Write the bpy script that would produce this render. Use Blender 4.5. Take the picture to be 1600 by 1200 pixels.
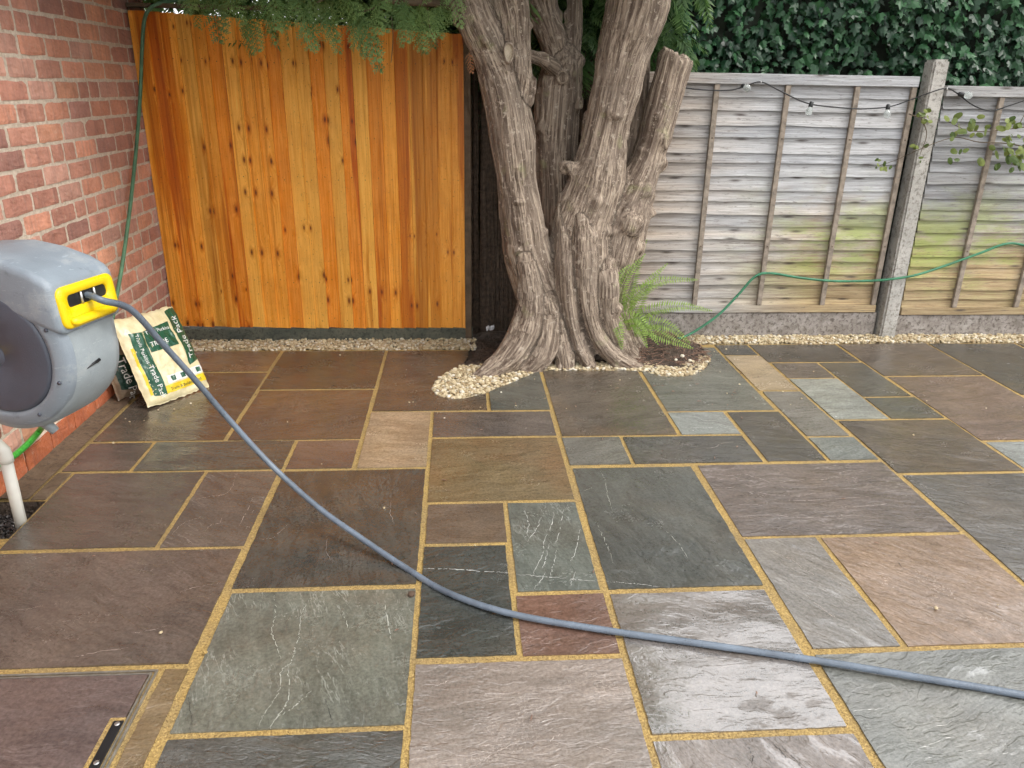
import bpy, bmesh, math, random
import numpy as np
from mathutils import Vector, Matrix, Euler, noise as mnoise
from mathutils.bvhtree import BVHTree

random.seed(7)
RNG = np.random.default_rng(7)
R = math.radians
for o in list(bpy.data.objects):
    bpy.data.objects.remove(o)
S = bpy.context.scene
COL = S.collection

# ------------------------------------------------------------ camera
F_PX, PITCH, YAW, ROLL, CAM_H = 1200.0, 0.3691, 0.0717, 0.0167, 1.6
_cy, _sy, _cp, _sp = math.cos(YAW), math.sin(YAW), math.cos(PITCH), math.sin(PITCH)
c_f = Vector((_sy * _cp, _cy * _cp, -_sp))
c_r0 = Vector((_cy, -_sy, 0))
c_u0 = c_r0.cross(c_f)
c_r = c_r0 * math.cos(ROLL) + c_u0 * math.sin(ROLL)
c_u = -c_r0 * math.sin(ROLL) + c_u0 * math.cos(ROLL)
cam_d = bpy.data.cameras.new('camera')
cam = bpy.data.objects.new('camera', cam_d)
COL.objects.link(cam)
m = Matrix((c_r, c_u, -c_f)).transposed().to_4x4()
m.translation = (0, 0, CAM_H)
cam.matrix_world = m
cam_d.sensor_width = 36
cam_d.lens = 36 * F_PX / 1600
cam_d.clip_start = 0.05
cam_d.clip_end = 500
S.camera = cam

# ------------------------------------------------------------ sky, sun, exposure
SUN_EL, SUN_AZ = R(50), R(118)          # azimuth clockwise from +Y: behind the camera, to the right
w = bpy.data.worlds.new('World'); w.cycles.sampling_method = 'MANUAL'; w.cycles.sample_map_resolution = 128; S.world = w; w.use_nodes = True
wt = w.node_tree; wt.nodes.clear()
sky = wt.nodes.new('ShaderNodeTexSky'); sky.sky_type = 'NISHITA'; sky.sun_disc = False
sky.sun_elevation = SUN_EL; sky.sun_rotation = SUN_AZ
sky.air_density = 1.0; sky.dust_density = 4.0; sky.ozone_density = 1.0
hs = wt.nodes.new('ShaderNodeHueSaturation'); hs.inputs['Saturation'].default_value = 0.30
bg = wt.nodes.new('ShaderNodeBackground'); bg.inputs['Strength'].default_value = 0.15
wo = wt.nodes.new('ShaderNodeOutputWorld')
wt.links.new(sky.outputs[0], hs.inputs['Color']); cl = wt.nodes.new('ShaderNodeMix'); cl.data_type = 'RGBA'; cl.inputs[0].default_value = .75; cl.inputs[7].default_value = (11.0, 11.0, 11.1, 1)   # even cloud cover over the sky
wt.links.new(hs.outputs[0], cl.inputs[6]); wt.links.new(cl.outputs[2], bg.inputs[0]); wt.links.new(bg.outputs[0], wo.inputs[0])
sd = bpy.data.lights.new('sun', 'SUN'); sd.energy = 1.5; sd.angle = R(18); sd.color = (1.0, 0.965, 0.91)
sun = bpy.data.objects.new('sun', sd); COL.objects.link(sun)
sdir = Vector((math.sin(SUN_AZ) * math.cos(SUN_EL), math.cos(SUN_AZ) * math.cos(SUN_EL), math.sin(SUN_EL)))
sun.rotation_euler = sdir.to_track_quat('Z', 'Y').to_euler()
sun.location = sdir * 20
S.view_settings.view_transform = 'Standard'
S.view_settings.look = 'None'
S.view_settings.exposure = 0.44
S.view_settings.gamma = 1.0
S.render.engine = 'CYCLES'
S.render.resolution_x, S.render.resolution_y = 1024, 768
S.cycles.max_bounces = 4; S.cycles.diffuse_bounces = 2; S.cycles.glossy_bounces = 2
S.cycles.use_adaptive_sampling = True; S.cycles.adaptive_threshold = .04; S.cycles.adaptive_min_samples = 12

# ------------------------------------------------------------ helpers
def at(px, py, Y):
    d = c_r * ((px - 800) / F_PX) - c_u * ((py - 600) / F_PX) + c_f
    return d * (Y / d.y) + Vector((0, 0, CAM_H))
def at_x(px, py, X):
    d = c_r * ((px - 800) / F_PX) - c_u * ((py - 600) / F_PX) + c_f
    return d * (X / d.x) + Vector((0, 0, CAM_H))

def _hash(i, j, k, s):
    n = (i * 374761393 + j * 668265263 + k * 2147483647 + s * 974711) & 0xFFFFFFFF
    n = ((n ^ (n >> 13)) * 1274126177) & 0xFFFFFFFF
    n = ((n ^ (n >> 16)) * 2246822519) & 0xFFFFFFFF
    return ((n ^ (n >> 15)) & 0xFFFF) / 65535.0
def vnoise(p, seed=0):
    p = np.asarray(p, float)
    f = np.floor(p); t = p - f; i = f.astype(np.int64)
    t = t * t * (3 - 2 * t)
    out = np.zeros(len(p))
    for dx in (0, 1):
        for dy in (0, 1):
            for dz in (0, 1):
                wgt = (t[:, 0] if dx else 1 - t[:, 0]) * (t[:, 1] if dy else 1 - t[:, 1]) * (t[:, 2] if dz else 1 - t[:, 2])
                out += wgt * _hash(i[:, 0] + dx, i[:, 1] + dy, i[:, 2] + dz, seed)
    return out - 0.5
def fbm(p, o=3, seed=0):
    p = np.asarray(p, float); a = 1; r = 0
    for q in range(o):
        r = r + a * vnoise(p * 2 ** q, seed + q * 17); a *= .5
    return r

def sn(x, y, z, o=3):
    # quick scalar fractal noise, about -0.5 .. 0.5
    a, r, f = 1.0, 0.0, 1.0
    for _ in range(o):
        r += a*mnoise.noise((x*f+11.3, y*f+5.7, z*f+2.9)); a *= .5; f *= 2
    return r*.5

def link(o, parent=None):
    COL.objects.link(o)
    if parent is not None: o.parent = parent
    return o
def mesh(name, v, f, mat=None, smooth=False):
    me = bpy.data.meshes.new(name)
    me.from_pydata([tuple(x) for x in v], [], [tuple(int(i) for i in q) for q in f])
    if mat: me.materials.append(mat)
    if smooth: me.polygons.foreach_set('use_smooth', [True] * len(me.polygons))
    me.update()
    return me
def obj(name, me, parent=None, color=None):
    o = bpy.data.objects.new(name, me)
    if color is not None: o.color = (*color, 1)
    return link(o, parent)
def tag(o, label, cat, group=None):
    o['label'] = label; o['category'] = cat
    if group: o['group'] = group
    return o
def thing(name, label, cat, loc=(0, 0, 0), group=None):
    o = bpy.data.objects.new(name, None); o.location = loc; o.empty_display_size = .1
    return tag(link(o), label, cat, group)
def struct(o):
    o['kind'] = 'structure'; return o
def stuff(o):
    o['kind'] = 'stuff'; return o

class MB:
    """mesh collector in world space; build() re-bases on the parent's location"""
    def __init__(s): s.v = []; s.f = []
    def add(s, v, f):
        n = len(s.v); s.v += [tuple(x) for x in v]; s.f += [tuple(i + n for i in q) for q in f]; return s
    def box(s, a, b, bev=0.0):
        (x0, y0, z0), (x1, y1, z1) = a, b
        if bev <= 0:
            v = [(x0,y0,z0),(x1,y0,z0),(x1,y1,z0),(x0,y1,z0),(x0,y0,z1),(x1,y0,z1),(x1,y1,z1),(x0,y1,z1)]
            return s.add(v, [(0,3,2,1),(4,5,6,7),(0,1,5,4),(1,2,6,5),(2,3,7,6),(3,0,4,7)])
        bm = bmesh.new(); bmesh.ops.create_cube(bm, size=1)
        for q in bm.verts:
            q.co = Vector(((x0+x1)/2 + q.co.x*(x1-x0), (y0+y1)/2 + q.co.y*(y1-y0), (z0+z1)/2 + q.co.z*(z1-z0)))
        bmesh.ops.bevel(bm, geom=bm.edges[:], offset=bev, segments=2, affect='EDGES', profile=.5)
        return s.bm(bm)
    def bm(s, bm, mat=None):
        bm.verts.index_update()
        v = [(mat @ q.co if mat else q.co.copy()) for q in bm.verts]; f = [[q.index for q in p.verts] for p in bm.faces]
        bm.free(); return s.add(v, f)
    def tube(s, pts, rad, n=10, cap=True):
        pts = [Vector(p) for p in pts]
        if not hasattr(rad, '__len__'): rad = [rad] * len(pts)
        v = []; f = []; ref = None
        for i, p in enumerate(pts):
            t = (pts[min(i+1, len(pts)-1)] - pts[max(i-1, 0)]).normalized()
            if ref is None:
                ref = t.orthogonal().normalized()
            ref = (ref - t * ref.dot(t)).normalized()
            b = t.cross(ref)
            for k in range(n):
                a = 2 * math.pi * k / n
                v.append(p + (ref * math.cos(a) + b * math.sin(a)) * rad[i])
        for i in range(len(pts) - 1):
            for k in range(n):
                f.append((i*n+k, i*n+(k+1) % n, (i+1)*n+(k+1) % n, (i+1)*n+k))
        if cap:
            f.append(tuple(range(n))[::-1]); f.append(tuple((len(pts)-1)*n + k for k in range(n)))
        return s.add(v, f)
    def build(s, name, mat, parent=None, smooth=False, color=None):
        off = Vector(parent.location) if parent is not None else Vector((0, 0, 0))
        if parent is not None and parent.parent is not None: off += Vector(parent.parent.location)
        me = mesh(name, [Vector(x) - off for x in s.v], s.f, mat, smooth)
        return obj(name, me, parent, color)

def spline(pts, n=8):
    """Catmull-Rom through points (tuples of any length)"""
    P = [np.array(p, float) for p in pts]; P = [2*P[0]-P[1]] + P + [2*P[-1]-P[-2]]
    out = []
    for i in range(1, len(P) - 2):
        for k in range(n):
            t = k / n; a, b, c, d = P[i-1], P[i], P[i+1], P[i+2]
            out.append(.5*((2*b)+(-a+c)*t+(2*a-5*b+4*c-d)*t*t+(-a+3*b-3*c+d)*t**3))
    out.append(P[-2]); return out

# ------------------------------------------------------------ material helper
class G:
    def __init__(s, name):
        s.m = bpy.data.materials.new(name); s.m.use_nodes = True
        s.t = s.m.node_tree; s.t.nodes.clear()
        s.out = s.t.nodes.new('ShaderNodeOutputMaterial')
        s.geo = s.n('ShaderNodeNewGeometry'); s.oi = s.n('ShaderNodeObjectInfo'); s.tc = s.n('ShaderNodeTexCoord')
        s.pos = s.geo.outputs['Position']
    def n(s, typ, _p=None, **ins):
        nd = s.t.nodes.new(typ)
        for k, v in (_p or {}).items(): setattr(nd, k, v)
        for k, v in ins.items():
            k2 = int(k[1:]) if k[0] == 'i' and k[1:].isdigit() else k.replace('_', ' ')
            s.set(nd.inputs[k2], v)
        return nd
    def set(s, sock, v):
        if isinstance(v, bpy.types.NodeSocket): s.t.links.new(v, sock)
        elif isinstance(v, bpy.types.Node): s.t.links.new(v.outputs[0], sock)
        else:
            if hasattr(sock.default_value, '__len__') and hasattr(v, '__len__') and len(sock.default_value) == 4 and len(v) == 3: v = (*v, 1)
            sock.default_value = v
    def noise(s, vec, scale, detail=4, rough=.55, dist=0.0):
        return s.n('ShaderNodeTexNoise', Vector=vec, Scale=scale, Detail=detail, Roughness=rough, Distortion=dist).outputs['Fac']
    def math(s, op, a, b=0.0, c=0.0, clamp=False):
        return s.n('ShaderNodeMath', {'operation': op, 'use_clamp': clamp}, i0=a, i1=b, i2=c).outputs[0]
    def mix(s, f, a, b, mode='MIX'):
        nd = s.n('ShaderNodeMix', {'data_type': 'RGBA', 'blend_type': mode}, i0=f, i6=a, i7=b); return nd.outputs[2]
    def ramp(s, f, lo, hi, a=0.0, b=1.0):
        return s.n('ShaderNodeMapRange', {'clamp': True}, i0=f, i1=lo, i2=hi, i3=a, i4=b).outputs[0]
    def scale(s, vec, sc):
        return s.n('ShaderNodeVectorMath', {'operation': 'MULTIPLY'}, i0=vec, i1=sc).outputs[0]
    def vadd(s, a, b):
        return s.n('ShaderNodeVectorMath', {'operation': 'ADD'}, i0=a, i1=b).outputs[0]
    def attr(s, name, typ='OBJECT'):
        return s.n('ShaderNodeAttribute', {'attribute_type': typ, 'attribute_name': name})
    def rnd(s, k=37.0):
        r = s.oi.outputs['Random']
        return s.n('ShaderNodeCombineXYZ', X=s.math('MULTIPLY', r, k), Y=s.math('MULTIPLY', r, k*1.7), Z=s.math('MULTIPLY', r, k*.6)).outputs[0]
    def hsv(s, col, h=.5, sat=1.0, v=1.0):
        return s.n('ShaderNodeHueSaturation', Hue=h, Saturation=sat, Value=v, Color=col).outputs[0]
    def bump(s, h, dist=.003, st=1.0, nrm=None):
        nd = s.n('ShaderNodeBump', Height=h, Distance=dist, Strength=st)
        if nrm is not None: s.set(nd.inputs['Normal'], nrm)
        return nd.outputs[0]
    def done(s, col, rough=.6, nrm=None, **kw):
        b = s.n('ShaderNodeBsdfPrincipled'); s.set(b.inputs['Base Color'], col); s.set(b.inputs['Roughness'], rough)
        if nrm is not None: s.set(b.inputs['Normal'], nrm)
        for k, v in kw.items(): s.set(b.inputs[k.replace('_', ' ')], v)
        s.t.links.new(b.outputs[0], s.out.inputs[0]); return s.m

def simple(name, col, rough=.6, var=.15, sc=8, bump=0.0, bsc=60, **kw):
    g = G(name)
    n1 = g.noise(g.pos, sc, 5)
    c = g.mix(g.ramp(n1, .3, .7), tuple(x*(1-var) for x in col), tuple(min(1, x*(1+var)) for x in col))
    nr = g.bump(g.noise(g.pos, bsc, 4), bump) if bump else None
    rr = g.ramp(g.noise(g.pos, sc*2.3, 3), .3, .7, max(.02, rough-.08), min(1, rough+.08))
    return g.done(c, rr, nr, **kw)

# --- stone slab: colour per object, riven relief, wet film
def mat_slab():
    g = G('wet_sandstone')
    base = g.oi.outputs['Color']
    vein = g.attr('vein').outputs['Fac']; ang = g.attr('ang').outputs['Fac']; wet = g.attr('wet').outputs['Fac']; rust = g.attr('rust').outputs['Fac']
    p = g.vadd(g.pos, g.rnd())
    pr = g.n('ShaderNodeVectorRotate', {'rotation_type': 'Z_AXIS'}, Vector=p, Angle=ang).outputs[0]
    wn = g.n('ShaderNodeTexNoise', Vector=pr, Scale=2.4, Detail=3.0, Roughness=.6)
    big = wn.outputs['Fac']; wob = wn.outputs['Color']
    pw = g.vadd(pr, g.scale(wob, (.12, .12, .05)))
    riv = g.noise(g.scale(pw, (2.2, 5.5, 3)), 2.6, 6.5, .70)          # riven relief, from ledges down to grain
    lam = g.noise(g.scale(pw, (2.0, 11, 5)), 2.2, 4, .68)            # bedding laminae
    fine = g.noise(p, 95, 2, .7)
    c = g.mix(g.ramp(big, .34, .66), g.hsv(base, .5, .92, .82), g.hsv(base, .5, 1.05, 1.18))
    c = g.mix(g.ramp(lam, .50, .72, 0, .42), c, g.hsv(base, .5, .88, 1.55))
    c = g.mix(g.ramp(lam, .50, .30, 0, .40), c, g.hsv(base, .5, 1.0, .58))
    rn = g.ramp(g.n('ShaderNodeSeparateColor', Color=wob).outputs[1], .47, .66)
    c = g.mix(g.math('MULTIPLY', rn, rust), c, (.185, .105, .045))
    c = g.mix(g.ramp(riv, .28, .72, 0, .6), g.hsv(c, .5, 1, .80), g.hsv(c, .5, .92, 1.4))
    c = g.mix(g.ramp(fine, .3, .7, 0, .7), g.hsv(c, .5, 1, .70), g.hsv(c, .5, .95, 1.34))
    vm = g.n('ShaderNodeTexNoise', Vector=g.vadd(p, (3, 9, 1)), Scale=4.2, Detail=3.0, Roughness=.62)
    vmask = g.n('ShaderNodeSeparateColor', Color=vm.outputs['Color'])
    # faint pale threads along the bedding
    th = g.math('MULTIPLY', g.ramp(g.math('ABSOLUTE', g.math('SUBTRACT', lam, .5)), .004, .022, 1, 0), g.ramp(vmask.outputs[0], .50, .62))
    c = g.mix(g.math('MULTIPLY', th, g.math('ADD', g.math('MULTIPLY', vein, .45), .08)), c, g.hsv(base, .5, .6, 2.6))
    led = g.noise(g.scale(g.vadd(pw, (4, 8, 3)), (1.5, 3.6, 3)), 2.0, 4, .62)
    stp = g.n('ShaderNodeMath', {'operation': 'PINGPONG'}, i0=led, i1=.085).outputs[0]
    stp = g.ramp(stp, .026, .046)
    pud = g.ramp(g.math('ADD', g.math('ADD', g.math('MULTIPLY', vmask.outputs[2], .30), g.math('MULTIPLY', riv, .70)), g.math('MULTIPLY', wet, .5)), .625, .675)
    h = g.math('ADD', g.math('MULTIPLY', stp, .19), g.math('MULTIPLY', riv, 1.2))
    h = g.math('ADD', h, g.math('MULTIPLY', fine, .05))
    keep = g.ramp(pud, 0, 1, g.ramp(vmask.outputs[1], .38, .62, .45, .85), .26)
    nr = g.n('ShaderNodeBump', Height=h, Distance=.0075, Strength=keep).outputs[0]
    ro = g.ramp(vmask.outputs[1], .36, .64, .07, .27)
    ro = g.math('ADD', ro, g.math('MULTIPLY', g.math('SUBTRACT', fine, .5), .14))
    ro = g.math('SUBTRACT', ro, g.math('MULTIPLY', wet, .08))
    ro = g.n('ShaderNodeMix', {'data_type': 'FLOAT'}, i0=pud, i2=ro, i3=.05).outputs[0]
    return g.done(c, ro, nr, IOR=g.ramp(pud, 0, 1, 1.7, 2.1), Specular_IOR_Level=g.ramp(pud, 0, 1, .75, 1.0))

def mat_mortar():
    g = G('sandy_pointing')
    n = g.noise(g.pos, 150, 3, .8); b = g.noise(g.pos, 5, 5, .65)
    c = g.mix(g.ramp(n, .32, .68), (.20, .12, .032), (.64, .44, .15))
    c = g.mix(g.ramp(b, .40, .70, 0, .75), c, g.hsv(c, .5, .85, .62))
    c = g.mix(g.ramp(g.noise(g.pos, 330, 1), .63, .70, 0, .8), c, (.07, .045, .02))
    return g.done(c, .8, g.bump(n, .006, 1.0))

def mat_brick():
    g = G('old_red_brick')
    base = g.oi.outputs['Color']; p = g.vadd(g.pos, g.rnd())
    n1 = g.noise(p, 9, 5, .6); n2 = g.noise(p, 70, 4, .65)
    vert = g.noise(g.scale(p, (30, 42, 3)), 1.0, 4, .6)
    c = g.mix(g.ramp(n1, .3, .7), g.hsv(base, .5, 1.0, .72), g.hsv(base, .505, 1, 1.28))
    c = g.mix(g.ramp(n2, .35, .7, 0, .5), c, g.hsv(base, .5, .85, 1.35))
    c = g.mix(g.ramp(vert, .50, .70, 0, .45), c, g.hsv(base, .5, .75, .55))
    c = g.mix(g.ramp(g.noise(p, 24, 6, .75), .58, .72, 0, .55), c, (.55, .43, .34))     # lime and mortar smears
    h = g.math('ADD', n2, g.math('MULTIPLY', vert, .9))
    return g.done(c, g.ramp(n1, .3, .7, .6, .85), g.bump(h, .005))

def mat_wallmortar():
    g = G('lime_mortar')
    n = g.noise(g.pos, 45, 5, .7)
    c = g.mix(g.ramp(n, .3, .7), (.48, .39, .30), (.76, .66, .54))
    return g.done(c, .9, g.bump(g.noise(g.pos, 90, 5, .7), .008))

def mat_board():
    g = G('stained_pine_board')
    base = g.oi.outputs['Color']; kn = g.attr('kseed').outputs['Fac']
    o = g.tc.outputs['Object']
    sep = g.n('ShaderNodeSeparateXYZ', Vector=o)
    off = g.n('ShaderNodeCombineXYZ', X=kn, Y=g.math('MULTIPLY', kn, 2.3), Z=g.math('MULTIPLY', kn, 1.1)).outputs[0]
    p = g.vadd(o, off)
    # knots: voronoi cells stretched across the board
    vo = g.n('ShaderNodeTexVoronoi', {'voronoi_dimensions': '2D', 'feature': 'F1'}, Vector=g.n('ShaderNodeCombineXYZ', X=g.math('ADD', g.math('MULTIPLY', sep.outputs['X'], 13.0), kn), Y=g.math('ADD', g.math('MULTIPLY', sep.outputs['Z'], 5.2), kn)).outputs[0], Scale=1.0, Randomness=.9)
    d = vo.outputs['Distance']
    gate = g.math('GREATER_THAN', g.n('ShaderNodeSeparateColor', Color=vo.outputs['Color']).outputs[0], .70)
    warp = g.math('MULTIPLY', g.ramp(d, 0, .45, .035, 0), gate)
    pz = g.n('ShaderNodeCombineXYZ', X=g.math('ADD', g.n('ShaderNodeSeparateXYZ', Vector=p).outputs[0], warp), Y=sep.outputs['Y'], Z=g.math('MULTIPLY', g.n('ShaderNodeSeparateXYZ', Vector=p).outputs[2], .035)).outputs[0]
    grain = g.noise(pz, 130, 4, .6)
    tongue = g.noise(g.scale(p, (9, 1, .42)), 1.0, 3, .5, .3)
    c = g.mix(g.ramp(tongue, .54, .58), base, g.hsv(base, .482, 1.06, .68))
    c = g.mix(g.ramp(grain, .34, .66), g.hsv(c, .494, 1.03, .88), g.hsv(c, .505, .97, 1.08))
    c = g.mix(g.ramp(g.noise(p, 7, 4, .6), .4, .75, 0, .35), c, g.hsv(base, .49, 1.0, .6))
    wst = g.noise(g.scale(p, (34, 1, .30)), 1.0, 3, .55)
    c = g.mix(g.ramp(wst, .55, .63, 0, .46), c, g.hsv(c, .48, 1.1, .55))
    spk = g.ramp(g.noise(g.scale(p, (1, 1, .5)), 190, 2), .66, .70, 0, .6)
    c = g.mix(spk, c, (.11, .04, .006))
    rr_ = g.n('ShaderNodeSeparateColor', Color=vo.outputs['Color']).outputs[1]
    d = g.math('DIVIDE', d, g.ramp(rr_, 0, 1, .32, .95))
    flare = g.math('MULTIPLY', g.ramp(d, .10, .36, .7, 0), gate)
    c = g.mix(flare, c, g.hsv(base, .470, 1.1, .48))
    core = g.math('MULTIPLY', g.ramp(d, .10, .15, 1, 0), gate)
    c = g.mix(g.math('MULTIPLY', core, .8), c, (.22, .055, .009))
    c = g.mix(g.math('MULTIPLY', g.math('MULTIPLY', g.ramp(d, .03, .065, 1, 0), gate), .75), c, (.03, .009, .003))
    return g.done(c, g.ramp(grain, .3, .7, .42, .58), g.bump(grain, .0012))

def mat_slat():
    g = G('weathered_larch_slat')
    p = g.vadd(g.pos, g.rnd(11))
    grain = g.noise(g.scale(p, (4, 60, 120)), 1.0, 6, .65)
    gn2 = g.noise(g.scale(p, (1.2, 10, 22)), 1.0, 4)
    sep = g.n('ShaderNodeSeparateXYZ', Vector=g.pos); X, Z = sep.outputs[0], sep.outputs[2]
    silver = g.mix(g.ramp(grain, .3, .7), (.29, .292, .305), (.70, .72, .75))
    silver = g.mix(g.ramp(g.oi.outputs['Random'], 0, 1, 0, .35), silver, (.30, .27, .23))
    warm = g.mix(g.ramp(grain, .3, .7), (.24, .165, .105), (.54, .42, .30))
    tan = g.mix(g.ramp(grain, .3, .7), (.26, .17, .085), (.60, .47, .28))
    # warm to the left by the tree, tan low down, silver elsewhere
    wl = g.ramp(g.math('ADD', X, g.math('MULTIPLY', gn2, .9)), 2.35, 1.55)
    c = g.mix(g.math('MULTIPLY', wl, .75), silver, warm)
    lowz = g.math('ADD', Z, g.math('ADD', g.math('MULTIPLY', g.math('SUBTRACT', g.noise(g.scale(g.pos, (1, 1, 1.8)), 2.4, 5, .65), .5), .9), g.math('MULTIPLY', g.math('SUBTRACT', grain, .5), .35)))
    rt = g.ramp(X, 1.5, 2.4)
    c = g.mix(g.math('MULTIPLY', g.ramp(lowz, 1.02, .46), rt), c, tan)
    dk = g.math('MULTIPLY', g.ramp(X, 3.0, 3.1), g.ramp(gn2, .35, .65, .1, .65))
    c = g.mix(g.math('MULTIPLY', dk, g.ramp(Z, .5, .9)), c, (.16, .155, .15))
    al = g.noise(g.scale(g.pos, (2.0, 1, 4.5)), 1.1, 6, .65)
    band = g.math('MULTIPLY', g.ramp(Z, .15, .55), g.ramp(Z, 1.15, .70))
    am = g.math('MULTIPLY', g.math('MULTIPLY', g.ramp(g.math('ADD', al, g.math('MULTIPLY', g.math('SUBTRACT', grain, .5), .55)), .42, .60), band), g.ramp(X, 1.7, 2.4))
    c = g.mix(g.math('MULTIPLY', am, .8), c, g.mix(grain, (.17, .22, .045), (.38, .44, .12)))
    c = g.hsv(c, .5, 1.0, g.ramp(g.oi.outputs['Random'], 0, 1, .74, 1.18))
    c = g.mix(g.ramp(g.noise(g.scale(p, (5, 10, 30)), 3.0, 4, .7), .57, .70, 0, .65), c, (.11, .09, .075))
    c = g.mix(g.ramp(g.noise(g.scale(p, (.9, 3, 9)), 1.6, 3, .6), .48, .66, 0, .45), c, g.hsv(c, .5, 1.15, .58))
    # knots in a row down each slat
    vo = g.n('ShaderNodeTexVoronoi', {'voronoi_dimensions': '2D'}, Vector=g.n('ShaderNodeCombineXYZ', X=g.math('MULTIPLY', X, 2.4), Y=g.math('MULTIPLY', Z, 12.4)).outputs[0], Scale=1.0, Randomness=.45)
    gate = g.math('GREATER_THAN', g.n('ShaderNodeSeparateColor', Color=vo.outputs['Color']).outputs[0], .45)
    c = g.mix(g.math('MULTIPLY', g.math('MULTIPLY', g.ramp(vo.outputs['Distance'], .03, .14, 1, 0), gate), .85), c, (.065, .05, .04))
    return g.done(c, .8, g.bump(grain, .003))

def mat_concrete(name, a, b, dirt, sc=9):
    g = G(name)
    n = g.noise(g.pos, sc, 6, .65); f = g.noise(g.pos, 160, 3, .7); bl = g.noise(g.pos, 38, 5, .72)
    c = g.mix(g.ramp(n, .35, .65), a, b)
    c = g.mix(g.ramp(bl, .50, .60, 0, .8), c, dirt)
    c = g.mix(g.ramp(f, .3, .7, 0, .5), g.hsv(c, .5, 1, .7), g.hsv(c, .5, 1, 1.25))
    return g.done(c, .88, g.bump(bl, .004))

def mat_bark():
    g = G('fibrous_bark')
    p = g.attr('bark', 'GEOMETRY').outputs['Vector']
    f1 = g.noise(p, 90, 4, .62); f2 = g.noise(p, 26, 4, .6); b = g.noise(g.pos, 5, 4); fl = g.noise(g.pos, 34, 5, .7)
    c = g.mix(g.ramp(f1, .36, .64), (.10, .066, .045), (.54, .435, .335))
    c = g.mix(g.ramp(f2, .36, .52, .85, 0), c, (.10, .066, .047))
    c = g.mix(g.ramp(b, .45, .72, 0, .55), c, (.27, .215, .17))
    c = g.mix(g.ramp(fl, .58, .64, 0, .7), c, (.55, .465, .37))
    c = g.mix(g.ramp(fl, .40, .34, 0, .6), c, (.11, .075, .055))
    c = g.mix(g.ramp(g.noise(g.pos, 9, 4), .62, .75, 0, .5), c, (.34, .34, .17))
    h = g.math('ADD', g.math('MULTIPLY', f1, .7), f2)
    return g.done(c, .85, g.bump(g.math('ADD', h, g.math('MULTIPLY', fl, .5)), .022))

def mat_leaf(name, dark, light, rough=.35, trans=.25, per_obj=False):
    g = G(name)
    r = g.attr('tint', 'GEOMETRY').outputs['Fac']
    c = g.mix(r, dark, light)
    c = g.mix(g.ramp(g.noise(g.pos, 60, 3), .35, .7, 0, .4), c, g.hsv(c, .5, .9, 1.4))
    b = g.n('ShaderNodeBsdfPrincipled', Roughness=rough, Specular_IOR_Level=.3); g.set(b.inputs['Base Color'], c)
    t = g.n('ShaderNodeBsdfTranslucent', Color=g.hsv(c, .49, 1.1, 1.3))
    mx = g.n('ShaderNodeMixShader', i0=trans, i1=b.outputs[0], i2=t.outputs[0])
    g.t.links.new(mx.outputs[0], g.out.inputs[0]); return g.m

def mat_gravel():
    g = G('cream_pebbles')
    r = g.attr('tint', 'GEOMETRY').outputs['Fac']
    c = g.mix(g.ramp(r, 0, .75), (.30, .215, .115), (.64, .555, .375))
    c = g.mix(g.ramp(r, .78, .95), c, (.74, .71, .63))
    c = g.mix(g.ramp(g.noise(g.pos, 260, 3), .3, .7, 0, .4), c, (.45, .33, .17))
    return g.done(c, .6)

M_SLAB, M_MORT, M_BRICK, M_WMORT, M_BOARD, M_SLAT, M_BARK = mat_slab(), mat_mortar(), mat_brick(), mat_wallmortar(), mat_board(), mat_slat(), mat_bark()
M_CONC = mat_concrete('lichened_concrete', (.22, .19, .165), (.46, .42, .385), (.10, .08, .065))
M_POST = mat_concrete('pale_concrete_post', (.40, .385, .35), (.60, .575, .53), (.24, .22, .19), 6)
M_SOIL = simple('damp_soil', (.085, .06, .044), .9, .5, 30, .03, 60)
M_EARTH = simple('garden_earth', (.06, .05, .03), .95, .4, 3, .02, 20)
M_IVY = mat_leaf('ivy_leaf', (.007, .028, .014), (.036, .115, .042), .36, .10)
M_CYP = mat_leaf('cypress_spray', (.030, .078, .026), (.26, .42, .14), .45, .38)
M_FERN = mat_leaf('fern_frond', (.11, .20, .035), (.38, .53, .15), .5, .4)
M_VINE = mat_leaf('climber_leaf', (.05, .09, .02), (.20, .24, .06), .45, .3)
M_GRAV = mat_gravel()
M_TIMB = mat_concrete('damp_timber', (.075, .085, .068), (.15, .15, .11), (.04, .045, .035), 5)
M_DARKP = simple('dark_brown_post', (.11, .075, .045), .8, .3, 20, .003, 80)
M_BATT = simple('weathered_batten', (.27, .225, .18), .85, .35, 25, .004, 90)

# ------------------------------------------------------------ ground, paving
gm = MB(); L = 80
gm.add([(-L, -L, -.10), (L, -L, -.10), (L, L, -.10), (-L, L, -.10)], [(0, 1, 2, 3)])
struct(gm.build('ground', M_EARTH))

# outline of the planting pocket round the tree (world x, y)
POCKET = [(-.165, 4.06), (-.13, 3.96), (-.06, 3.915), (.03, 3.92), (.145, 4.00), (.3, 4.15), (.47, 4.33), (.60, 4.345), (1.08, 4.325), (1.19, 4.245), (1.31, 4.222), (1.43, 4.28), (1.535, 4.41), (1.60, 4.58), (1.61, 4.83), (1.60, 5.2), (.06, 5.2), (.05, 4.62), (0, 4.42), (-.09, 4.31), (-.15, 4.19)]
POCKET = [tuple(q) for q in spline(POCKET[:15], 5)] + POCKET[15:]
PA = np.array(POCKET)
def in_poly(x, y, P=PA):
    x = np.atleast_1d(x); y = np.atleast_1d(y); ins = np.zeros(len(x), bool); j = len(P) - 1
    for i in range(len(P)):
        xi, yi = P[i]; xj, yj = P[j]
        c = ((yi > y) != (yj > y)) & (x < (xj - xi) * (y - yi) / (yj - yi + 1e-12) + xi)
        ins ^= c; j = i
    return ins
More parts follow.
